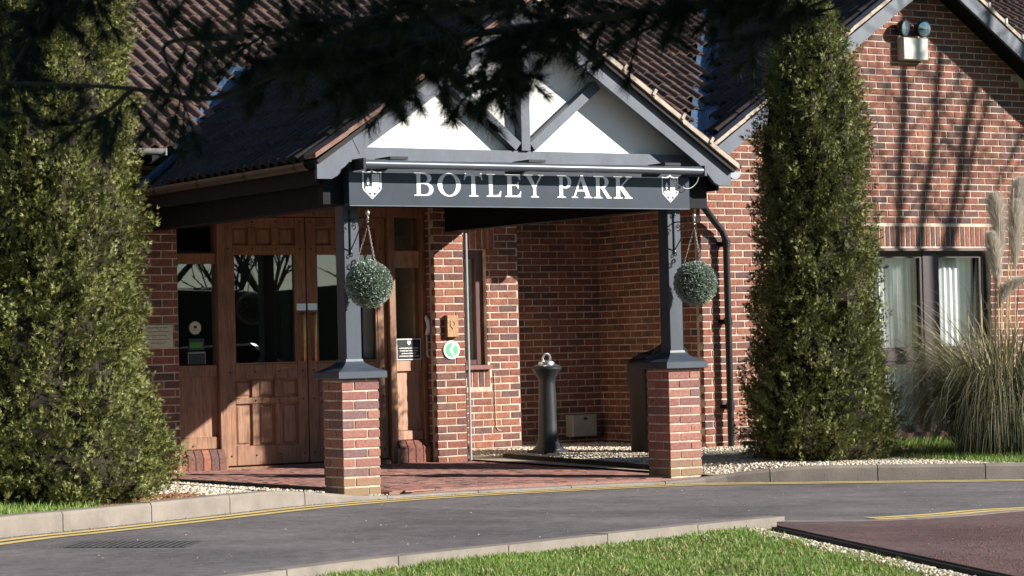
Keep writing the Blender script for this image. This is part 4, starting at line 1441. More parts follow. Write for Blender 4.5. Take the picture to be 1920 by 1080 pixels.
# scarf joint line in the left barge board
mb = MB().prism_y([(.03, 2.84), (.034, 2.84), (.122, 2.672), (.117, 2.672)], -.1565, -.155)
mb.build('joint', M['paint_dark'], porch)
AP = math.atan(.67); cp_, sp_ = math.cos(AP), math.sin(AP)
yv = -.20
rl = deck([(-.28, yv, zport(-.28)), (XC, yv, zport(XC)), (XC, 5.2, zport(XC)), (-.28, 3.0, zport(-.28))], .035, 'roof', bpy.data.materials['roof_felt'], porch)
rr = deck([(XC, yv, zport(XC)), (3.75, yv, zport(3.75)), (3.75, 3.84, zport(3.75)), (XC, 5.2, zport(XC))], .035, 'roof', bpy.data.materials['roof_felt'], porch)
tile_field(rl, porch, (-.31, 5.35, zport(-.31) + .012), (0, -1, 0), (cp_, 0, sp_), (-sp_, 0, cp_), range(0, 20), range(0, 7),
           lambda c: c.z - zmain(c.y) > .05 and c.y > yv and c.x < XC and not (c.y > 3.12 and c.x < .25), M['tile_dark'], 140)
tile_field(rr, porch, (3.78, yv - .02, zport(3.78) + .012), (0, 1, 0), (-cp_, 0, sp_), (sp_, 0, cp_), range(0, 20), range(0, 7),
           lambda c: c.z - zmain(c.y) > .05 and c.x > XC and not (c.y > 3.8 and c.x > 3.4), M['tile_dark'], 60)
rdg = MB()
for k in range(12):
    y = yv + .02 + k * .42
    rdg.tube([(XC, y, zport(XC) - .015), (XC, y + .41, zport(XC) - .01)], .10, 12)
rdg.build('ridge_tile', M['tile_dark'], porch, kind='stuff')
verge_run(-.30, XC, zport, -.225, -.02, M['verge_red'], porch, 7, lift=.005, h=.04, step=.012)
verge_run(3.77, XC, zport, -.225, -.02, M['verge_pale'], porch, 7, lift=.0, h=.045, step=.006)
for i in range(1, 7):
    x = 3.77 + (XC - 3.77) * i / 7
    MB().box(x - .014, x + .014, -.235, -.12, zport(x) + .03, zport(x) + .085, Matrix.Rotation(.59, 3, 'Y')).build('verge_clip', M['verge_pale'], porch)
# gutters
g = MB(); half_round(g, (-.30, -.12, 2.60), (-.30, 3.8, 2.60), .058, 'y'); 
gl_ = g.build('gutter', M['gutter'], porch, smooth=True)
for y in (.05, .95, 1.85, 2.75):
    mb = MB(); half_round(mb, (-.30, y, 2.60), (-.30, y + .045, 2.60), .063, 'y')
    mb.box(-.24, -.206, y, y + .045, 2.55, 2.60)
    mb.build('gutter_bracket', M['black'], gl_)
g = MB(); half_round(g, (3.79, -.10, 2.60), (3.79, 3.8, 2.60), .062, 'y')
gr_ = g.build('gutter', M['gutter'], porch, smooth=True)
mb = MB(); n = 10
mb.prism_y([(3.79 + .066 * math.cos(PI + PI * k / n), 2.60 + .066 * math.sin(PI + PI * k / n)) for k in range(n + 1)], -.13, -.10)
mb.build('gutter_end', simple('grey_gutter_end', (.3, .32, .35), .4, .08, 8), gr_)
mb = MB(); half_round(mb, (3.79, .05, 2.60), (3.79, .10, 2.60), .07, 'y'); mb.build('gutter_bracket', M['black'], gr_)
# S-hooks screwed to the posts
def spiral(cx, cz, r, a0, turns, n=22, shrink=.75):
    return [(cx + r * (1 - shrink * t / n) * math.cos(a0 + turns * 2 * PI * t / n), cz + r * (1 - shrink * t / n) * math.sin(a0 + turns * 2 * PI * t / n)) for t in range(n + 1)]
for px_ in (.164, 3.262):
    pts_ = [(x, W / 2 - .078, z) for x, z in spiral(px_ - .02, 1.80, .022, PI * .4, .9, 12, .4)] + [(x, W / 2 - .078, z) for x, z in spiral(px_ + .02, 1.84, .02, PI * 1.2, -.9, 12, .4)]
    MB().tube(pts_, .004, 5).build('hook', M['iron'], porch)

# ------------------------------------------------------------------ name sign
sign = thing('name_sign', 'long dark blue sign board with white serif lettering and two shields across the porch', 'sign', (1.685, -.06, 2.45))
mb = MB().box(.05, 3.32, -.10, -.006, 2.278, 2.615)
sb = mb.build('board', M['sign'], sign)
MB().box(.052, 3.318, -.103, -.09, 2.270, 2.2775).build('bottom_trim', M['paint_worn'], sign)

def bez(p0, p1, p2, p3, n=7):
    out = []
    for k in range(1, n + 1):
        t = k / n
        out.append(tuple((1 - t) ** 3 * a + 3 * t * (1 - t) ** 2 * b + 3 * t * t * (1 - t) * c + t ** 3 * d for a, b, c, d in zip(p0, p1, p2, p3)))
    return out
def ell(cx, cy, rx, ry, n=40):
    return [(cx + rx * math.cos(2 * PI * k / n), cy + ry * math.sin(2 * PI * k / n)) for k in range(n)]
SF = .045   # serif thickness
GL = {}
def serif_stem(x0, x1, e0, e1, top=True):
    pass
# B
o_ = [(0, 0), (0, .03), (.10, .055), (.135, .10), (.135, .90), (.10, .945), (0, .97), (0, 1), (.50, 1)]
o_ += bez((.50, 1), (.78, 1), (.91, .90), (.91, .76)) + bez((.91, .76), (.91, .66), (.83, .58), (.68, .55)) + bez((.68, .55), (.88, .52), (1, .42), (1, .28)) + bez((1, .28), (1, .08), (.82, 0), (.55, 0))
h1 = [(.335, .94), (.46, .94)] + bez((.46, .94), (.62, .94), (.70, .87), (.70, .76)) + bez((.70, .76), (.70, .64), (.60, .575), (.45, .575)) + [(.335, .575)]
h2 = [(.335, .515), (.48, .515)] + bez((.48, .515), (.67, .51), (.78, .42), (.78, .28)) + bez((.78, .28), (.78, .13), (.68, .06), (.50, .06)) + [(.40, .06), (.335, .09)]
GL['B'] = [o_, h1, h2]
GL['O'] = [ell(.5, .5, .5, .515), ell(.5, .5, .30, .455)]
GL['T'] = [[(.26, 0), (.26, .035), (.37, .06), (.40, .10), (.40, .905), (.20, .905), (.10, .86), (.04, .72), (0, .72), (.06, 1.03), (.10, 1.03), (.14, .985), (.86, .985), (.90, 1.03), (.94, 1.03), (1, .72), (.96, .72), (.90, .86), (.80, .905), (.60, .905), (.60, .10), (.63, .06), (.76, .035), (.76, 0)]]
GL['L'] = [[(0, 0), (0, .035), (.13, .06), (.17, .10), (.17, .90), (.13, .94), (.02, .965), (.02, 1), (.60, 1), (.60, .965), (.46, .94), (.42, .90), (.42, .075), (.70, .075), (.84, .12), (.94, .26), (1, .26), (.95, 0)]]
GL['E'] = [[(0, 0), (0, .035), (.12, .06), (.16, .10), (.16, .90), (.12, .94), (0, .965), (0, 1), (.95, 1), (.97, .76), (.91, .76), (.84, .88), (.72, .93), (.42, .93), (.42, .57), (.66, .57), (.78, .60), (.80, .68), (.85, .68), (.85, .36), (.80, .36), (.78, .45), (.66, .50), (.42, .50), (.42, .07), (.74, .07), (.88, .13), (.96, .26), (1, .26), (.97, 0)]]
GL['Y'] = [[(.33, 0), (.33, .035), (.42, .06), (.45, .10), (.45, .42), (.14, .91), (.08, .945), (0, .965), (0, 1), (.44, 1), (.44, .965), (.36, .945), (.37, .90), (.575, .55), (.79, .90), (.78, .945), (.70, .965), (.70, 1), (1, 1), (1, .965), (.92, .94), (.87, .90), (.60, .45), (.60, .10), (.63, .06), (.74, .035), (.74, 0)]]
o_ = [(0, 0), (0, .035), (.12, .06), (.16, .10), (.16, .90), (.12, .94), (0, .965), (0, 1), (.55, 1)]
o_ += bez((.55, 1), (.83, 1), (1, .89), (1, .72)) + bez((1, .72), (1, .54), (.84, .42), (.58, .42)) + [(.40, .44), (.40, .10), (.44, .06), (.60, .035), (.60, 0)]
GL['P'] = [o_, [(.40, .94), (.50, .94)] + bez((.50, .94), (.67, .94), (.76, .86), (.76, .72)) + bez((.76, .72), (.76, .57), (.67, .49), (.52, .49)) + [(.40, .50)]]
GL['A'] = [[(0, 0), (0, .035), (.07, .06), (.12, .11), (.46, 1.03), (.56, 1.03), (.89, .10), (.93, .06), (1, .035), (1, 0), (.60, 0), (.60, .035), (.69, .06), (.69, .10), (.63, .30), (.27, .30), (.20, .10), (.21, .06), (.31, .035), (.31, 0)],
           [(.30, .37), (.60, .37), (.455, .80)]]
o_ = [(0, 0), (0, .035), (.10, .06), (.14, .10), (.14, .90), (.10, .94), (0, .965), (0, 1), (.45, 1)]
o_ += bez((.45, 1), (.70, 1), (.84, .90), (.84, .75)) + bez((.84, .75), (.84, .62), (.74, .53), (.58, .49)) + [(.88, .10), (.93, .05), (1, .035), (1, 0), (.74, 0), (.40, .46), (.34, .46), (.34, .10), (.38, .06), (.48, .035), (.48, 0)]
GL['R'] = [o_, [(.34, .94), (.42, .94)] + bez((.42, .94), (.56, .94), (.63, .87), (.63, .74)) + bez((.63, .74), (.63, .60), (.55, .52), (.42, .52)) + [(.34, .52)]]
GL['K'] = [[(0, 0), (0, .035), (.10, .06), (.14, .10), (.14, .90), (.10, .94), (0, .965), (0, 1), (.48, 1), (.48, .965), (.38, .94), (.34, .90), (.34, .53), (.72, .90), (.73, .945), (.64, .965), (.64, 1), (.98, 1), (.98, .965), (.88, .94), (.80, .89), (.47, .57), (.88, .10), (.93, .06), (1, .035), (1, 0), (.58, 0), (.58, .03), (.63, .06), (.34, .44), (.34, .10), (.38, .06), (.48, .035), (.48, 0)]]
def flat_shape(name, loops, mat, parent, y, depth, fx, fz):
    cu = bpy.data.curves.new(name, 'CURVE')
    cu.dimensions = '2D'; cu.fill_mode = 'BOTH'; cu.extrude = depth / 2
    for lp in loops:
        sp = cu.splines.new('POLY')
        sp.points.add(len(lp) - 1)
        for i, (a, b) in enumerate(lp):
            sp.points[i].co = (fx(a), fz(b), 0, 1)
        sp.use_cyclic_u = True
    tmp = bpy.data.objects.new(name, cu)
    COL.objects.link(tmp)
    dg = bpy.context.evaluated_depsgraph_get()
    me = bpy.data.meshes.new_from_object(tmp.evaluated_get(dg))
    bpy.data.objects.remove(tmp); bpy.data.curves.remove(cu)
    me.name = name
    me.materials.clear()
    for v in me.vertices:
        x, yy, z = v.co
        v.co = (x, y - depth / 2 - z, yy)
    me.update()
    return link(name, me, mat, parent)
LET = [('B', .63, .805), ('O', .845, 1.06), ('T', 1.09, 1.265), ('L', 1.30, 1.44), ('E', 1.475, 1.63), ('Y', 1.66, 1.85), ('P', 1.98, 2.12), ('A', 2.12, 2.325), ('R', 2.34, 2.52), ('K', 2.54, 2.73)]
for ch, xa, xb in LET:
    flat_shape('letter', GL[ch], M['white_paint'], sign, -.1005, .004, lambda a: xa + (xb - xa) * a, lambda b: 2.356 + .183 * b)
def shield(xc, zc, w, h):
    fx = lambda a: xc + w * a
    fz = lambda b: zc + h * b
    def outline(s):
        return [(-.5 * s, .42 * s), (-.30 * s, .40 * s), (-.12 * s, .43 * s), (0, .5 * s), (.12 * s, .43 * s), (.30 * s, .40 * s), (.5 * s, .42 * s), (.5 * s, -.12 * s), (.46 * s, -.2 * s), (0, -.5 * s), (-.46 * s, -.2 * s), (-.5 * s, -.12 * s)]
    sh = flat_shape('shield', [outline(1), outline(.90)], M['white_paint'], sign, -.1005, .003, fx, fz)
    # charges: lozenge, ermine field, castle-like mural crown and round device
    flat_shape('charge', [[(-.30, .24), (-.21, .09), (-.30, -.06) if False else (-.205, .02), (-.11, .09), (-.205, .24)] if False else [(-.205, .24), (-.11, .09), (-.205, -.05), (-.30, .09)]], M['white_paint'], sh, -.1005, .003, fx, fz)
    flat_shape('charge', [[(.0, .34), (.1, .345), (.40, .33), (.40, -.10), (.0, -.08)]] + [ell(.08 + .11 * i, .27 - .1 * j, .016, .025, 8) for i in range(3) for j in range(4)], M['white_paint'], sh, -.1005, .003, fx, fz)
    crown = [(-.36, -.10), (-.30, -.075), (-.24, -.10), (-.14, -.065), (-.06, -.09), (0, -.085), (.06, -.09), (.14, -.065), (.24, -.10), (.30, -.075), (.36, -.12), (.33, -.24), (.20, -.30), (.0, -.27), (-.2, -.3), (-.32, -.24)]
    flat_shape('charge', [crown] + [ell(-.24 + .16 * i, -.15, .035, .018, 8) for i in range(4)], M['white_paint'], sh, -.1005, .003, fx, fz)
    flat_shape('charge', [ell(0, -.355, .085, .055, 16), ell(0, -.35, .04, .018, 10)], M['white_paint'], sh, -.1005, .003, fx, fz)
    flat_shape('charge', [[(-.34, -.25), (-.2, -.34), (0, -.44), (.2, -.34), (.34, -.25), (.36, -.2), (.42, -.17), (0, -.475), (-.42, -.17)]], M['white_paint'], sh, -.1005, .003, fx, fz)
shield(.252, 2.442, .168, .235)
shield(3.12, 2.445, .168, .235)

# roller awning cassette above the sign
aw = thing('awning_cassette', 'slim grey roller awning tube mounted above the sign board', 'awning', (1.71, -.18, 2.585))
MB().tube([(.10, -.255, 2.588), (3.355, -.255, 2.588)], .035, 20).build('tube', M['awning'], aw, smooth=True)
for x in (.085, 3.355):
    MB().box(x - .008, x + .014, -.295, -.10, 2.545, 2.632).build('end_cap', M['black'] if x < 1 else M['awning'], aw)
for x in (.42, 1.70, 3.05):
    MB().box(x - .08, x + .08, -.25, -.006, 2.630, 2.652).build('bracket', M['black'], aw)
MB().tube([tuple(q) for q in catmull([(3.36, -.2, 2.565), (3.345, -.17, 2.49), (3.28, -.15, 2.445), (3.20, -.13, 2.47), (3.16, -.115, 2.53)], 8)], .0032, 6).build('cable', M['white'], aw, smooth=True)

# ------------------------------------------------------------------ hanging brackets and topiary balls
def bracket(px_, label):
    t = thing('hanging_bracket', label, 'bracket', (px_, W / 2 - .07, 2.1), 'wrought iron brackets on the porch posts')
    yf = W / 2 - .071
    mb = MB().tube([(px_, yf - .006, 1.90), (px_, yf - .006, 2.24)], .006, 6)
    mb.tube([(px_, yf - .006, 2.17), (px_, yf - .30, 2.17)], .0055, 6)
    mb.tube([(px_, yf - .006, 1.93), (px_, yf - .10, 2.02), (px_, yf - .22, 2.16)], .0055, 6)
    mb.build('arm', M['iron'], t)
    for cy_, cz_, r, a0, tu in ((yf - .07, 2.115, .042, 0, 1.4), (yf - .02, 1.90, .03, PI / 2, -1.3), (yf - .16, 2.135, .028, PI, 1.3), (yf - .02, 2.235, .025, -PI / 2, 1.3)):
        MB().tube([(px_, a, b) for a, b in spiral(cy_, cz_, r * .85, a0, tu, 20)], .004, 5).build('scroll', M['iron'], t)
    fin = MB().lathe([(.004, -.06), (.010, -.05), (.006, -.035), (.012, -.02), (.005, -.005), (.017, .012), (.019, .022), (.012, .036), (.003, .042)], (px_, yf - .30, 2.19), 10)
    fin.build('finial', M['steel'], t, smooth=True)
    return yf - .30
tipL = bracket(.15, 'wrought iron hanging bracket on the left porch post')
tipR = bracket(3.285, 'wrought iron hanging bracket on the right porch post')
def leaf_ball(c, r, n, parent, name='foliage'):
    d = rng.normal(size=(n, 3)); d /= np.linalg.norm(d, axis=1)[:, None]
    bumpy = np.array([noise.noise(Vector(q) * 5) for q in d]) * .06 + 1
    P_ = np.array(c) + d * (r * bumpy * rng.uniform(.90, 1.03, n))[:, None]
    t1 = np.cross(d, rng.normal(size=(n, 3))); t1 /= np.linalg.norm(t1, axis=1)[:, None]
    # leaves stick outward at random tilt
    k = rng.uniform(.1, .95, n)[:, None]
    ax_ = t1 * k + d * (1 - k) ; ax_ /= np.linalg.norm(ax_, axis=1)[:, None]
    nn = np.cross(ax_, np.cross(d, ax_) + .6 * rng.normal(size=(n, 3))); sd = nn / np.linalg.norm(nn, axis=1)[:, None]
    L = rng.uniform(.010, .017, n)[:, None]; w = L * .36
    up = np.cross(sd, ax_)
    v = np.stack([P_, P_ + ax_ * L * .5 + sd * w + up * L * .12, P_ + ax_ * L, P_ + ax_ * L * .5 - sd * w + up * L * .12], 1).reshape(-1, 3)
    o = np.arange(n)[:, None] * 4
    F = np.concatenate([o + np.array([[0, 1, 2]]), o + np.array([[0, 2, 3]])], 0)
    return link(name, np_mesh(name, v, F), M['box'], parent, kind='stuff')
def topiary(px_, yt, zc, label, r=.178):
    t = thing('topiary_ball', label, 'topiary ball', (px_, yt, zc), 'topiary balls hanging from the porch posts')
    core = MB()
    bm = bmesh.new(); bmesh.ops.create_icosphere(bm, subdivisions=3, radius=r * .9)
    me = bpy.data.meshes.new('core'); bm.to_mesh(me); bm.free()
    for v in me.vertices: v.co = v.co + Vector((px_, yt, zc))
    link('core', me, M['box_in'], t, smooth='all')
    leaf_ball((px_, yt, zc), r, 7500, t)
    top = Vector((px_, yt, 2.115))
    hk = MB().tube([(px_ + a * .0 , yt + (a), b) for a, b in spiral(0, 2.135, .02, PI / 2, .9, 12, .2)], .004, 5)
    hk.build('hook', M['iron'], t)
    for k in range(3):
        an = .5 + k * 2 * PI / 3
        e = Vector((px_ + .10 * math.cos(an), yt + .10 * math.sin(an), zc + r * .84))
        mb = MB()
        nl = 20
        for i in range(nl):
            a_ = top.lerp(e, i / nl); b_ = top.lerp(e, (i + 1) / nl)
            dirv = (b_ - a_).normalized(); sd = dirv.orthogonal().normalized()
            if i % 2: sd = dirv.cross(sd)
            m_ = (a_ + b_) / 2; hl = (b_ - a_).length * .62
            ringp = [m_ + dirv * (hl * math.cos(q)) + sd * (.0055 * math.sin(q)) for q in [2 * PI * z / 8 for z in range(9)]]
            mb.tube(ringp, .0016, 4, False)
        mb.build('chain', M['chain'], t)
    return t
topiary(.15, tipL, 1.655, 'round clipped topiary ball on chains in front of the left porch post')
topiary(3.285, tipR, 1.64, 'round clipped topiary ball on chains beside the right porch post')

# ------------------------------------------------------------------ small things on the walls
pl_ = thing('wall_plaque', 'engraved brass name plate on the brick wall left of the doors', 'plaque', (.125, YW, 1.31))
MB().cbox(-.03, .285, YW - .012, YW - .002, 1.20, 1.42, .004).build('plate', M['brass_plate'], pl_)
ln = MB()
for i, (a, b) in enumerate(((.02, .23), (-.0, .26), (.03, .22), (.0, .25), (.06, .2))):
    z = 1.385 - .035 * i
    x = a
    while x < b:
        w = random.uniform(.008, .02); ln.box(x, min(b, x + w), YW - .0126, YW - .0121, z, z + .010 - .002 * (i > 0)); x += w + .006
ln.build('engraving', simple('engraved', (.16, .13, .09), .6, .2, 40), pl_, kind='stuff')
bq = thing('relief_plaque', 'small bronze relief plaque on the sunlit brick pier above the green disc', 'plaque', (3.24, YW, 1.35))
MB().cbox(3.185, 3.315, YW - .055, YW - .002, 1.245, 1.46, .005).build('plate', M['bronze'], bq)
sh_ = flat_shape('emblem', [[(-.5, .5), (.5, .5), (.5, -.1), (0, -.5), (-.5, -.1)], ell(0, .12, .3, .22, 14)], M['bronze'], bq, YW - .055, .006, lambda a: 3.25 + .06 * a, lambda b: 1.365 + .09 * b)
gs = thing('green_disc_sign', 'round green and white sign with a left pointing chevron on the brick pier', 'sign', (3.255, YW, 1.12))
MB().lathe([(.092, .002), (.092, .012)], (3.255, YW, 1.12), 40, 'y').build('disc', M['white'], gs)
flat_shape('green_face', [ell(3.255, 1.12, .070, .070, 40)], M['green'], gs, YW - .0125, .002, lambda a: a, lambda b: b)
flat_shape('chevron', [[(.020, .078), (.048, .062), (.006, .0), (.034, -.052), (.006, -.062), (-.030, .0)]], M['white'], gs, YW - .015, .002, lambda a: 3.252 + a * .95, lambda b: 1.12 + b * .95)
nt_ = thing('notice_sign', 'small black notice with a white shield and lines of print on the side light', 'sign', (2.88, YD, 1.13))
MB().box(2.742, 3.02, YD - .026, YD - .014, 1.03, 1.24).build('border', M['white'], nt_)
MB().box(2.752, 3.01, YD - .028, YD - .0262, 1.04, 1.23).build('face', simple('notice_black', (.02, .022, .025), .4, .2, 20), nt_)
flat_shape('shield', [[(-.5, .5), (.5, .5), (.5, -.05), (0, -.5), (-.5, -.05)]], M['white'], nt_, YD - .0285, .001, lambda a: 2.882 + .036 * a, lambda b: 1.196 + .045 * b)
ln = MB()
for i, (a, b) in enumerate(((2.775, 2.99), (2.78, 2.98), (2.80, 2.965), (2.77, 2.995))):
    z = 1.142 - .026 * i
    x = a
    while x < b - .004:
        w = random.uniform(.005, .012); ln.box(x, min(b, x + w), YD - .0288, YD - .0283, z, z + random.choice((.009, .011))); x += w + random.choice((.0025, .0025, .006))
ln.build('print', M['white'], nt_, kind='stuff')
hs = thing('handle', 'white handset shaped grip and cord, white for the sunlit part of a door pull, by the doorway', 'handle', (3.05, YD - .06, 1.36))
hy = YD - .075  # white grip stands in for the sunlit part of a twisted door handle
MB().tube([(3.055, hy, 1.46), (3.048, hy - .02, 1.44), (3.060, hy - .028, 1.40), (3.066, hy - .028, 1.35), (3.058, hy - .026, 1.30), (3.046, hy - .012, 1.275)], [.012, .02, .022, .020, .022, .012], 12).build('grip', M['white'], hs, smooth=True)
MB().tube([(3.054 + .007 * math.cos(k * 1.1), hy - .01 + .007 * math.sin(k * 1.1), 1.27 - k * .0042) for k in range(48)] + [(3.05, hy - .01, 1.06), (3.066, hy - .01, 1.05), (3.066, hy - .01, 1.075)], .005, 6).build('cord', M['white'], hs, smooth=True)
ys = YD + .0195
st1 = MB().lathe([(.062, 0), (.062, .0012)], (.615, ys, 1.385), 28, 'y').build('round_sticker', M['cream'])
tag(st1, 'round cream sticker inside the glass of the left side light', 'sticker')
MB().lathe([(.050, .0014), (.050, .002)], (.615, ys, 1.385), 28, 'y').build('inner_disc', simple('pale_print', (.62, .6, .5), .5, .05, 40), st1)
MB().box(.60, .632, ys - .0028, ys - .0022, 1.38, 1.405).box(.585, .645, ys - .0028, ys - .0022, 1.362, 1.367).build('print', M['card'], st1)
st2 = MB().box(.548, .705, ys - .0012, ys, 1.175, 1.285).build('green_sticker', M['card'])
tag(st2, 'dark sticker with a bright green panel below the round one', 'sticker')
MB().box(.556, .690, ys - .002, ys - .0014, 1.195, 1.25).build('green_panel', M['green_dark'], st2)
st3 = MB().box(.535, .715, ys - .0012, ys, 1.045, 1.165).build('leaflet', M['card'])
tag(st3, 'dark leaflet with pale border at the bottom of the left side light', 'leaflet')
MB().box(.535, .715, ys - .002, ys - .0014, 1.145, 1.158).box(.535, .541, ys - .002, ys - .0014, 1.047, 1.145).box(.709, .715, ys - .002, ys - .0014, 1.047, 1.145).build('border', simple('dull_border', (.3, .32, .28), .5, .1, 30), st3)
# grey conduit on the arris of the pier, thin white cable on the recess wall
tag(MB().tube([(3.447, YW - .012, -.0), (3.447, YW - .012, 2.27)], .012, 8).build('conduit', simple('galvanised', (.36, .38, .42), .45, .1, 20)), 'thin grey conduit running up the right edge of the sunlit brick pier', 'conduit')
tag(MB().tube([(4.47, YB - .006, .86), (4.475, YB - .006, .5), (4.478, YB - .006, .30), (4.50, YB - .006, .26), (4.54, YB - .006, .255)], .005, 6).build('cable', simple('cream_cable', (.55, .45, .36), .6, .05, 20)), 'thin pale cable clipped to the wall below the recess window', 'cable')

# smokers' post in the recess
bx, by = 4.40, 3.90
bz = bed_right_z(bx, by)
bo = thing('smokers_post', 'dark cast metal smokers post with ring top standing in the gravel recess', 'ashtray post', (bx, by, bz))
mb = MB().box(bx - .155, bx + .155, by - .155, by + .155, bz - .03, bz + .035)
mb.build('foot', M['castgrey'], bo)
MB().lathe([(.16, .035), (.155, .05), (.13, .075), (.112, .12), (.102, .18), (.096, .35), (.088, .6), (.083, .70), (.084, .735), (.10, .775), (.135, .83), (.152, .85), (.152, .872), (.14, .882)], (bx, by, bz), 36).build('column', M['castgrey'], bo, smooth=True)
MB().lathe([(.14, .882), (.10, .895), (.085, .90), (.08, .925), (.05, .935), (.02, .938)], (bx, by, bz), 32).build('lid', M['steel'], bo, smooth=True)
MB().tube([(bx + .045 * math.cos(a) , by, bz + .955 + .05 * math.sin(a)) for a in [PI * k / 12 - .4 * (1 - k / 6) for k in range(13)]], .011, 8).build('ring', M['steel'], bo, smooth=True)
# meter box
mt = thing('meter_box', 'grey meter box with a dark keyhole low on the recess back wall', 'meter box', (6.0, YC, .24))
MB().cbox(5.85, 6.17, YC - .15, YC - .003, .12, .36, .008).build('case', M['boxgrey'], mt)
MB().box(5.99, 6.04, YC - .153, YC - .149, .305, .33).build('lock', M['black'], mt)
# covered furniture
cvx, cvy = 5.36, 3.30
cz = bed_right_z(cvx, cvy)
vs_, fs = [], []
rings_ = [(.0, .27, .0), (.06, .275, 0), (.35, .265, .0), (.6, .275, .0), (.78, .285, .0), (.90, .285, .012), (.965, .262, .02), (1.0, .20, .03), (1.02, .08, .03)]
nn_ = 40
for z, r, dz in rings_:
    for k in range(nn_):
        a = 2 * PI * k / nn_
        sx = abs(math.cos(a)) ** .45 * math.copysign(1, math.cos(a)); sy = abs(math.sin(a)) ** .45 * math.copysign(1, math.sin(a))
        w = 1 + .05 * noise.noise((sx * 2.2, sy * 2.2, z * 4)) + .02 * math.sin(a * 7 + z * 2) * (1 - z * .5)
        vs_.append((cvx + r * sx * w, cvy + r * .8 * sy * w, cz + z + (.06 * (sx + .4) * min(1, z) * (z > .7)) + .02 * noise.noise((sx * 3, sy * 3, z))))
for i in range(len(rings_) - 1):
    for k in range(nn_):
        fs.append((i * nn_ + k, i * nn_ + (k + 1) % nn_, (i + 1) * nn_ + (k + 1) % nn_, (i + 1) * nn_ + k))
fs.append(tuple((len(rings_) - 1) * nn_ + k for k in range(nn_)))
mb = MB(); mb.add(vs_, fs)
tag(mb.build('covered_furniture', M['cover'], None, smooth='all'), 'tall piece of furniture under a creased black cover behind the right pier', 'furniture cover')

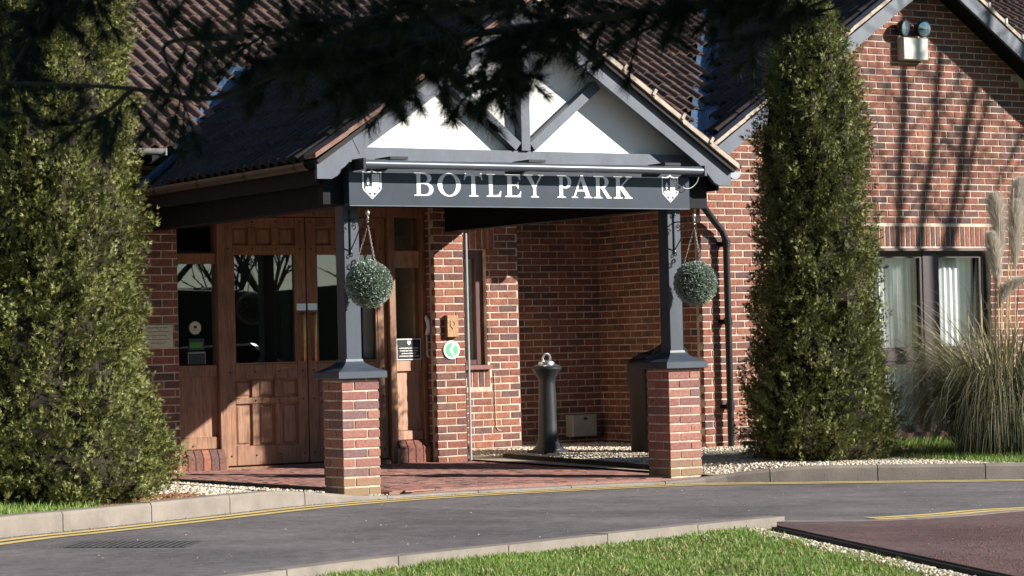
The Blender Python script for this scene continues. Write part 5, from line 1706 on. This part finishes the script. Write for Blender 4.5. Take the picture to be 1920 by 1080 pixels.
# ------------------------------------------------------------------ conifers
def conifer(name, label, base, prof, n, mat, seed, spray=.085, group='columnar conifers beside the porch'):
    """columnar conifer: tapered trunk and a crown of many small flat sprays. prof = [(height, radius)]"""
    r_ = np.random.default_rng(seed)
    t = thing(name, label, 'conifer', base, group)
    H = prof[-1][0]
    b = Vector(base)
    MB().tube([b + Vector((0, 0, -.1)), b + Vector((.02, .01, H * .4)), b + Vector((0, .02, H * .9))], [.09, .06, .015], 10).build('trunk', M['bark'], t)
    hs_, rs_ = [p[0] for p in prof], [p[1] for p in prof]
    def rad(z, th):
        r0 = np.interp(z, hs_, rs_)
        q = Vector((math.cos(th) * 1.3, math.sin(th) * 1.3, z * 1.1 + seed))
        qv = Vector((math.cos(th) * 3.2, math.sin(th) * 3.2, z * 2.0 + seed))
        l = noise.noise(q * 1.3) * .07 + noise.noise(qv) * .19 + noise.noise(qv * 2.3) * .20 + noise.noise(qv * 4.5) * .10
        return r0 * (1 + l)
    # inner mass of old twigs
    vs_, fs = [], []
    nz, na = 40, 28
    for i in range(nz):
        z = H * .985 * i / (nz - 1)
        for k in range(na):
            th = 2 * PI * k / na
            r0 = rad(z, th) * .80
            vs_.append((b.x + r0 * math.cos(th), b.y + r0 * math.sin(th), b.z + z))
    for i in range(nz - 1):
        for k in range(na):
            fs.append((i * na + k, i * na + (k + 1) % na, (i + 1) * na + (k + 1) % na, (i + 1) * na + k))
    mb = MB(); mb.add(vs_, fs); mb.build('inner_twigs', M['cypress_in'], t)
    # sprays, gathered in clusters like real branchlets
    per_c = 16
    nc = n // per_c; n = nc * per_c
    th = r_.uniform(0, 2 * PI, nc)
    wts = np.array(rs_); zg = np.linspace(0, H, 400); cdf = np.cumsum(np.interp(zg, hs_, rs_) + .06); cdf /= cdf[-1]
    zz = np.interp(r_.random(nc), cdf, zg)
    R_ = np.array([rad(z, a) for z, a in zip(zz, th)]) * (.99 - .27 * r_.random(nc) ** 1.2)
    outc = np.stack([np.cos(th), np.sin(th), np.zeros(nc)], 1)
    upv = np.array((0, 0, 1.0))
    dc_ = outc * r_.uniform(.4, 1.0, nc)[:, None] + upv * r_.uniform(.2, 1.3, nc)[:, None] + r_.normal(0, .3, (nc, 3))
    dc_ /= np.linalg.norm(dc_, axis=1)[:, None]
    sc_ = np.cross(dc_, outc + r_.normal(0, .5, (nc, 3))); sc_ /= np.linalg.norm(sc_, axis=1)[:, None]
    Pc = np.array(base) + outc * R_[:, None] + np.stack([np.zeros(nc), np.zeros(nc), zz], 1)
    rp_ = lambda a: np.repeat(a, per_c, 0)
    tt = r_.random(n)[:, None]; ww = r_.normal(0, 1, n)[:, None]
    out = rp_(outc)
    P_ = rp_(Pc) + rp_(dc_) * (tt * 1.6 - .4) * spray * 2.2 + rp_(sc_) * ww * spray * .75 * (1.15 - tt) + r_.normal(0, spray * .13, (n, 3))
    d = rp_(dc_) + rp_(sc_) * ww * .55 + r_.normal(0, .22, (n, 3))
    d /= np.linalg.norm(d, axis=1)[:, None]
    sd = rp_(sc_) + r_.normal(0, .35, (n, 3))
    sd -= d * np.sum(sd * d, axis=1)[:, None]; sd /= np.linalg.norm(sd, axis=1)[:, None]
    nr = np.cross(sd, d)
    S = spray * r_.uniform(.55, 1.35, n)
    V, F = [], []
    o = np.arange(n)
    fr = [(-.62, .66), (-.30, .9), (0.0, 1.06), (.33, .88), (.64, .64)]
    per = 0
    cols = [P_]
    tri = []
    vi = 1
    for j, (an, ln) in enumerate(fr):
        an_ = an + r_.normal(0, .1, n)
        dirj = d * np.cos(an_)[:, None] + sd * np.sin(an_)[:, None]
        prp = -d * np.sin(an_)[:, None] + sd * np.cos(an_)[:, None]
        st = P_ + d * (S * .12 * j / 4)[:, None]
        w = (S * .075)[:, None]
        tip = st + dirj * (S * ln)[:, None] + nr * (S * r_.normal(0, .10, n))[:, None] - upv * (S * .10)[:, None] * r_.uniform(0, 1.4, n)[:, None]
        b0 = st + dirj * (S * .1)[:, None]
        cols += [b0 - prp * w, b0 + prp * w, tip]
        tri += [(vi, vi + 1, vi + 2)]
        vi += 3
    Vn = np.stack(cols, 1)
    k = Vn.shape[1]
    F = np.concatenate([o[:, None] * k + np.array([q]) for q in tri], 0)
    link('crown', np_mesh('crown', Vn.reshape(-1, 3), F), mat, t, kind='stuff')
    return t
lb = (-2.60, -.62)
conifer('conifer', 'large golden green conifer column at the far left beside the kerb', (lb[0], lb[1], bed_left_z(*lb)),
        [(0, .68), (.12, .77), (.28, .79), (.5, .71), (.7, .66), (.92, .60), (1.4, .585), (2.1, .57), (2.8, .54), (3.4, .50), (4.2, .42), (4.9, .25), (5.3, .05)], 122000, M['cypress'], 11, .040)
rb = (5.20, .56)
conifer('conifer', 'dark green conifer column right of the porch before the brick gable', (rb[0], rb[1], bed_right_z(*rb)),
        [(0, .61), (.10, .68), (.4, .67), (.7, .62), (1.0, .55), (1.6, .52), (2.1, .50), (3.0, .455), (3.5, .375), (3.8, .31), (4.05, .20), (4.35, .04)], 104000, M['cypress2'], 23, .038)

# ------------------------------------------------------------------ pampas grass
pbx, pby = 7.08, .12
pz = bed_right_z(pbx, pby)
pam = thing('pampas_grass', 'big clump of pampas grass with pale plumes before the tall window', 'pampas grass', (pbx, pby, pz))
def blades(n, c, rbase, lmin, lmax, wmax, spread, mat, name, parent, droop=1.0):
    r_ = rng
    a = r_.uniform(0, 2 * PI, n); rb_ = rbase * np.sqrt(r_.random(n))
    L = r_.uniform(lmin, lmax, n)
    lean = r_.beta(1.6, 1.6, n) * spread
    K = 7
    ts = np.linspace(0, 1, K)
    az = a + r_.normal(0, .35, n)
    hx, hy = np.cos(az), np.sin(az)
    base = np.stack([c[0] + rb_ * np.cos(a), c[1] + rb_ * np.sin(a), np.full(n, c[2])], 1)
    V = np.zeros((n, K, 2, 3))
    p = base.copy(); 
    dr = r_.uniform(.7, 2.1, n) * droop
    for i, t in enumerate(ts):
        ang = lean * (.55 + .5 * t) + dr * t ** 1.8 * 1.1      # from vertical
        ang = np.minimum(ang, 2.75)
        if i:
            st = L / (K - 1)
            p = p + np.stack([np.sin(ang) * hx, np.sin(ang) * hy, np.cos(ang)], 1) * st[:, None]
            p[:, 2] = np.maximum(p[:, 2], c[2] + .01)
        w = wmax * (1 - t ** 2.2) * .5 + .0006
        sdx = np.stack([-hy, hx, np.zeros(n)], 1) * w
        V[:, i, 0] = p - sdx; V[:, i, 1] = p + sdx
    o = np.arange(n)[:, None] * (2 * K)
    F = np.concatenate([o + np.array([[2 * i, 2 * i + 1, 2 * i + 3, 2 * i + 2]]) for i in range(K - 1)], 0)
    return link(name, np_mesh(name, V.reshape(-1, 3), F), mat, parent, kind='stuff')
blades(2800, (pbx, pby, pz), .40, 1.1, 2.1, .0068, .60, M['pampas'], 'blades', pam, 1.25)
blades(1900, (pbx, pby, pz), .44, .9, 1.8, .0068, 1.15, M['pampas'], 'low_blades', pam, 1.3)
blades(700, (pbx, pby, pz), .38, 1.2, 2.2, .0055, .75, simple('pale_blade', (.42, .37, .24), .6, .3, 6), 'dry_blades', pam, 1.3)
stemspec = [(7.0, -.05, 2.30, 7.0, 1), (7.06, .1, 2.62, 7.15, 1), (7.12, .05, 2.50, 7.27, 1), (7.2, .2, 2.66, 7.38, 1), (7.18, .0, 2.45, 7.50, 1),
            (6.85, .0, 1.45, 6.78, 0), (6.9, .1, 1.62, 6.86, 0), (6.95, -.1, 1.50, 6.92, 0), (7.0, .05, 1.95, 7.02, 0), (6.98, .2, 1.70, 7.06, 0), (7.06, -.05, 1.78, 7.10, 0), (7.1, .15, 1.60, 7.18, 0), (7.15, .0, 1.9, 7.24, 0), (6.8, .12, 1.35, 6.70, 0), (7.22, .1, 1.75, 7.35, 0)]
for x, y, h, xt, pl in stemspec:
    y = pby + y * .8
    MB().tube([(x, y, pz), ((x + xt) / 2 + random.uniform(-.02, .02), y, pz + h * .5), (xt, y - .03, pz + h)], [.008, .007, .004], 6).build('stem', M['straw'], pam)
def plume(p0, L, az, lean, r, n):
    ts = rng.random(n) ** .8
    cx_ = lean * L * ts ** 1.6
    P_ = np.stack([p0[0] + cx_ * math.cos(az), p0[1] + cx_ * math.sin(az), p0[2] + L * ts * (1 - .12 * ts)], 1)
    rr_ = r * np.sin(PI * np.clip(.06 + ts * .9, 0, 1)) ** .7
    a = rng.uniform(0, 2 * PI, n)
    rad_ = np.stack([np.cos(a), np.sin(a), np.zeros(n)], 1)
    P_ = P_ + rad_ * (rr_ * rng.random(n) * .55)[:, None]
    dirv = rad_ * rng.uniform(.15, .6, n)[:, None] + np.array((math.cos(az) * .15, math.sin(az) * .15, 1.0)) + rng.normal(0, .12, (n, 3))
    dirv /= np.linalg.norm(dirv, axis=1)[:, None]
    sd = np.cross(dirv, rng.normal(size=(n, 3))); sd /= np.linalg.norm(sd, axis=1)[:, None]
    l = (rr_ * rng.uniform(.8, 2.0, n))[:, None]
    w = .0008
    tip = P_ + dirv * l * 1.5 + rad_ * l * .25
    mid = P_ + dirv * l * .8
    V = np.stack([P_ - sd * w, P_ + sd * w, mid + sd * w * 1.4, mid - sd * w * 1.4, tip], 1).reshape(-1, 3)
    o = np.arange(n)[:, None] * 5
    F = np.concatenate([o + np.array([[0, 1, 2]]), o + np.array([[0, 2, 3]]), o + np.array([[3, 2, 4]])], 0)
    return link('plume', np_mesh('plume', V, F), M['plume'], pam)
for p0, L, az, ln_, r_ in (((6.96, .05, 1.62), .58, 2.7, .05, .06), ((7.13, .17, 1.92), .66, 2.6, .05, .07), ((7.26, .13, 1.80), .70, .3, .06, .065), ((7.38, .25, 2.0), .70, -.6, .06, .075), ((7.50, .1, 1.90), .62, .2, .3, .09), ((7.02, .1, 1.42), .32, -.6, .5, .05)):
    plume((p0[0], p0[1], p0[2] + pz - .06), L * random.uniform(.95, 1.1), az, ln_ * 1.8, r_ * 1.0, 4600)

# ------------------------------------------------------------------ overhanging pine in front
LIMBS = [
    [(-2.40, -10.05, 2.56), (-3.08, -9.62, 2.48), (-3.88, -9.36, 2.36), (-4.49, -9.22, 2.27), (-4.93, -9.06, 2.18), (-5.23, -8.99, 2.06), (-5.51, -8.93, 2.09), (-5.71, -8.80, 2.11), (-6.03, -8.72, 2.12)],
    [(-3.88, -9.36, 2.36), (-4.03, -9.15, 2.26), (-4.06, -9.01, 2.18), (-4.13, -8.85, 2.10)],
    [(-4.07, -9.12, 2.21), (-4.13, -9.32, 2.13), (-4.20, -9.39, 2.07)],
    [(-4.49, -9.22, 2.27), (-4.75, -9.29, 2.15), (-4.91, -9.30, 2.05)],
    [(-4.39, -9.28, 2.30), (-4.36, -8.82, 2.15), (-4.39, -8.69, 2.13)],
    [(-2.25, -9.44, 2.70), (-2.60, -9.22, 2.53), (-2.74, -9.01, 2.43), (-2.78, -8.87, 2.29)],
    [(-1.88, -9.20, 2.70), (-2.19, -9.01, 2.62), (-2.34, -8.91, 2.54), (-2.49, -8.82, 2.54)],
    [(-3.08, -9.62, 2.48), (-3.31, -9.25, 2.44), (-3.46, -9.03, 2.35), (-3.59, -8.83, 2.24)],
    [(-5.01, -9.60, 2.45), (-5.30, -9.42, 2.35), (-5.32, -9.41, 2.22), (-5.44, -9.33, 2.19), (-5.56, -9.25, 2.28)],
    [(-5.32, -9.41, 2.22), (-5.49, -9.18, 2.22), (-5.46, -9.19, 2.09), (-5.43, -9.21, 1.98)],
    [(-5.30, -8.72, 2.62), (-5.53, -8.57, 2.49), (-5.70, -8.47, 2.38), (-5.83, -8.38, 2.28)],
    [(-5.63, -8.51, 2.43), (-5.80, -8.63, 2.24), (-5.84, -8.61, 2.12)],
    [(-4.37, -9.77, 2.48), (-4.61, -9.62, 2.38), (-4.84, -9.47, 2.31), (-5.08, -9.20, 2.28), (-5.22, -9.11, 2.19)],
    [(-5.51, -8.93, 2.09), (-5.57, -8.78, 2.01), (-5.69, -8.69, 1.98), (-5.81, -8.63, 2.02)],
    [(-3.05, -8.71, 2.70), (-3.51, -8.42, 2.60), (-3.75, -8.04, 2.55), (-4.13, -7.79, 2.43), (-4.40, -7.62, 2.25)],
    [(-4.93, -9.06, 2.18), (-4.56, -8.70, 2.26), (-4.26, -8.65, 2.26)],
    [(-3.78, -8.83, 2.38), (-3.91, -8.64, 2.34), (-4.05, -8.54, 2.25), (-4.04, -8.55, 2.18)]
]
TR = Vector((-.9, -11.6, zr(-.9, -11.6)))
pine = thing('pine_tree', 'dark pine whose needled boughs hang across the top of the view', 'pine tree', TR)
MB().tube([TR + Vector((0, 0, -.2)), TR + Vector((.05, .05, 1.5)), TR + Vector((-.05, .1, 3.5)), TR + Vector((.1, 0, 6)), TR + Vector((0, 0, 9))], [.30, .24, .2, .14, .04], 14).build('trunk', M['bark'], pine, smooth='all')
tw_pts = []        # (position, direction) of needle tufts
rp = np.random.default_rng(5)
def limb_mesh(pts_, r0, r1, mb):
    c = catmull(pts_, 5)
    n = len(c)
    mb.tube([tuple(p) for p in c], [r0 + (r1 - r0) * i / (n - 1) for i in range(n)], 7)
    return c
for li, pts_ in enumerate(LIMBS):
    mb = MB()
    if li == 0:
        pts_ = [tuple(TR + Vector((-.1, .15, 2.9)))] + pts_
        c = limb_mesh(pts_, .02, .005, mb)
    else:
        c = limb_mesh(pts_, .010, .003, mb)
    seg = np.linalg.norm(np.diff(c, axis=0), axis=1); cs = np.concatenate([[0], np.cumsum(seg)])
    L = cs[-1]
    sparse = li in (0,)
    nt = int(L * (30 if sparse else 20 if li in (5, 6, 7, 13) else 15 if li in (8, 9) else 38))
    for k in range(nt):
        s = rp.uniform(.12 if li == 0 else .0, 1) * L
        p = np.array([np.interp(s, cs, c[:, i]) for i in range(3)])
        if li == 0 and p[0] < -4.95 and rp.random() < .88:
            continue
        if pix(p)[0] > 1600:
            continue
        i = min(len(c) - 2, int(np.searchsorted(cs, s)))
        t = c[i + 1] - c[i]; t /= np.linalg.norm(t)
        d = t * .7 + rp.normal(0, .55, 3) + np.array((0, 0, -.12)); d /= np.linalg.norm(d)
        ln_ = rp.uniform(.08, .24)
        q = p + d * ln_ + np.array((0, 0, -.25 * ln_ * ln_))
        mb.tube([tuple(p), tuple((p + q) / 2 + np.array((0, 0, .01))), tuple(q)], [.004, .003, .002], 4)
        for f in rp.uniform(.15, 1.0, 8):
            tw_pts.append((p + (q - p) * f, d))
    mb.build('branch', M['pine_bark'], pine)
def needles(tufts, per, lmin, lmax, w, name):
    n = len(tufts)
    P_ = np.repeat(np.array([q[0] for q in tufts]), per, 0); D = np.repeat(np.array([q[1] for q in tufts]), per, 0)
    m = len(P_)
    d = D * rp.uniform(.5, 1.2, (m, 1)) + rp.normal(0, .45, (m, 3)); d /= np.linalg.norm(d, axis=1)[:, None]
    sd = np.cross(d, rp.normal(size=(m, 3))); sd /= np.linalg.norm(sd, axis=1)[:, None]
    L = rp.uniform(lmin, lmax, (m, 1))
    tip = P_ + d * L + np.array((0, 0, -1)) * (L * L * .9)
    V = np.stack([P_ - sd * w, P_ + sd * w, tip], 1).reshape(-1, 3)
    F = np.arange(3 * m).reshape(-1, 3)
    return link(name, np_mesh(name, V, F), M['pine'], pine, kind='stuff')
needles(tw_pts, 38, .05, .10, .0012, 'needles')
# upper crown (above the picture) that shades the boughs
cr = []
mb = MB()
nb = 0
while nb < 150:
    P_ = Vector(tw_pts[rp.integers(len(tw_pts))][0]) + SUN * rp.uniform(1.6, 6.5) + Vector(rp.normal(0, .25, 3))
    px_, py_, dd = pix(P_)
    if dd > .5 and px_ < 2150 and py_ > -330 and px_ > -300:
        continue
    if dd < 1.2:
        continue
    nb += 1
    h = max(1.2, P_.z - TR.z - .25 * (P_ - TR).to_2d().length)
    s0 = TR + Vector((0, 0, h))
    if nb % 3 == 0:
        mb.tube([s0, (s0 + P_) / 2 + Vector((0, 0, .1)), P_], [.035, .022, .008], 5)
    for j in range(26):
        c = np.array(P_) + rp.normal(0, .26, 3)
        qx, qy, qd = pix(c)
        if qd > 0 and -60 < qx < 1980 and qy > -120:
            continue
        dv = rp.normal(size=3); dv /= np.linalg.norm(dv)
        cr.append((c, dv))
mb.build('upper_branch', M['pine_bark'], pine)
needles(cr, 40, .10, .20, .007, 'upper_needles')

# ------------------------------------------------------------------ bare tree whose stems shadow the gable
bt = thing('bare_tree', 'leafless multi-stemmed tree out in the grounds, casting stem shadows on the gable', 'tree', (15.2, -2.0, zr(15, -2)))
TT = 6.0
sv = Vector((.93, -1.0, .61))
def lift(x, z, t=TT):
    return Vector((x, 3.85, z)) + sv * t
def stem(x0, z0, x1, z1, r0, r1, tw=0, t=TT, name='stem'):
    a, b = lift(x0, z0, t), lift(x1, z1, t)
    d = (b - a)
    base = Vector((15.2 + (x0 - 9.5) * .35, -2.0, zr(15, -2) - .1))
    top = b + d * .6
    mb = MB()
    pts_ = [base, base.lerp(a, .5) + Vector((.05, 0, .2)), a]
    for k in range(1, 5):
        f = k / 4
        pts_.append(a.lerp(b, f) + Vector((.025 * math.sin(k * 2.1 + x0 * 5), .02, 0)))
    pts_.append(top)
    n = len(pts_)
    mb.tube(pts_, [r0 * 1.5] * 2 + [r0 + (r1 - r0) * k / (n - 3) for k in range(n - 2)], 8)
    for k in range(tw):
        f = rp.uniform(.05, 1.2)
        p = a.lerp(b, f)
        sg = rp.choice((-1, 1))
        q = p + Vector((sg * rp.uniform(.15, .9), sg * rp.uniform(-.1, .1), rp.uniform(.3, 1.1)))
        mb.tube([p, p.lerp(q, .5) + Vector((sg * .06, 0, -.03)), q], [max(.012, r1 * .36), max(.009, r1 * .26), .006], 5)
    return mb.build(name, M['bark'], bt)
stem(9.05, 2.1, 9.20, 4.2, .052, .048, 17)
stem(9.36, 2.1, 9.72, 4.1, .050, .042, 17)
stem(9.73, 2.1, 10.22, 3.9, .062, .048, 17)
stem(9.86, 2.2, 10.45, 3.9, .030, .022, 17)
stem(10.55, 2.8, 10.95, 3.45, .018, .014, 17)
stem(8.75, 2.1, 8.45, 4.5, .018, .012, 17)

# ------------------------------------------------------------------ what the door glass mirrors
hd = MB()
bm = bmesh.new(); bmesh.ops.create_cube(bm, size=1)
bmesh.ops.subdivide_edges(bm, edges=bm.edges, cuts=14, use_grid_fill=True)
me = bpy.data.meshes.new('hedge'); 
for v in bm.verts:
    q = v.co.copy()
    v.co = Vector((q.x * 46, q.y * 3.0, q.z * 3.0 + 1.2))
    v.co += Vector((0, 1, 1)) * (.35 * noise.noise(v.co * .55))
bm.to_mesh(me); bm.free()
for v in me.vertices: v.co += Vector((14, -33, 0))
tag(link('hedge', me, M['hedge'], None, smooth='all'), 'long dark hedge across the car park, mirrored in the door glass', 'hedge')
def car(x, y, rot, label, mat):
    t = thing('parked_car', label, 'car', (x, y, zr(x, y)), 'cars mirrored in the door glass')
    R = Matrix.Translation((x, y, zr(x, y))) @ Matrix.Rotation(rot, 4, 'Z')
    def put(mb, name, m, par, smooth=False):
        mb.v = [tuple(R @ Vector(v)) for v in mb.v]
        return mb.build(name, m, par, smooth)
    prof = [(-2.1, .28), (-2.12, .62), (-2.0, .84), (-1.2, .92), (-.75, 1.0), (1.5, .98), (2.05, .86), (2.12, .55), (2.08, .28)]
    body = put(MB().prism_y(prof, -.86, .86), 'body', mat, t)
    put(MB().prism_y([(-.95, .96), (-.35, 1.42), (.9, 1.45), (1.65, .97)], -.74, .74), 'cabin', M['car_glass'], t)
    put(MB().prism_y([(-.38, 1.41), (-.30, 1.46), (.88, 1.49), (.95, 1.44)], -.70, .70), 'roof', mat, t)
    for wx in (-1.3, 1.32):
        for wy in (-.80, .80):
            w = put(MB().lathe([(.2, -.1), (.30, -.1), (.32, -.07), (.32, .07), (.30, .1), (.2, .1)], (wx, wy, .32), 20, 'y'), 'wheel', M['rubber'], t, True)
            put(MB().lathe([(.2, -.105), (.2, .105)], (wx, wy, .32), 20, 'y'), 'rim', M['steel'], w)
car(9.2, -14.5, .5, 'silver hatchback parked out in the grounds, nearer the porch', M['car'])
car(13.5, -17.0, .5, 'dark blue saloon parked out in the grounds beside the silver one', simple('car_blue', (.02, .04, .09), .25, .03, 5))
def bare(x, y, h, seed, label):
    r_ = random.Random(seed)
    t = thing('winter_tree', label, 'tree', (x, y, zr(x, y)), 'bare trees behind the hedge')
    tr = MB(); br = MB()
    def grow(p, d, L, r, lev, mb):
        q = p + d * L
        m_ = (p + q) / 2 + Vector((r_.uniform(-.1, .1), r_.uniform(-.1, .1), 0)) * L * .3
        mb.tube([p, m_, q], [r, r * .85, r * .7], 6 if lev == 0 else 4)
        if lev < 4:
            for k in range(3):
                nd = (d + Vector((r_.uniform(-.75, .75), r_.uniform(-.75, .75), r_.uniform(-.1, .5)))).normalized()
                grow(p.lerp(q, r_.uniform(.6, 1)), nd, L * r_.uniform(.55, .8), r * .55, lev + 1, br)
    grow(Vector((x, y, zr(x, y) - .1)), Vector((0, 0, 1)), h * .27, h * .018, 0, tr)
    tr.build('trunk', M['bark'], t); br.build('branches', M['bark'], t)
for i, (x, y, h, lb_) in enumerate(((16.2, -36.5, 8, 'bare winter tree nearest the left end of the row behind the far hedge'), (18.4, -38, 11, 'tallest bare winter tree behind the far hedge'), (20.2, -36, 8, 'bare winter tree right of the tallest behind the far hedge'),
                                    (22.0, -37.5, 9, 'slim bare winter tree third along behind the far hedge'), (24.5, -36.5, 10, 'bare winter tree at the far end of the hedge'))):
    bare(x, y, h, 40 + i, lb_)
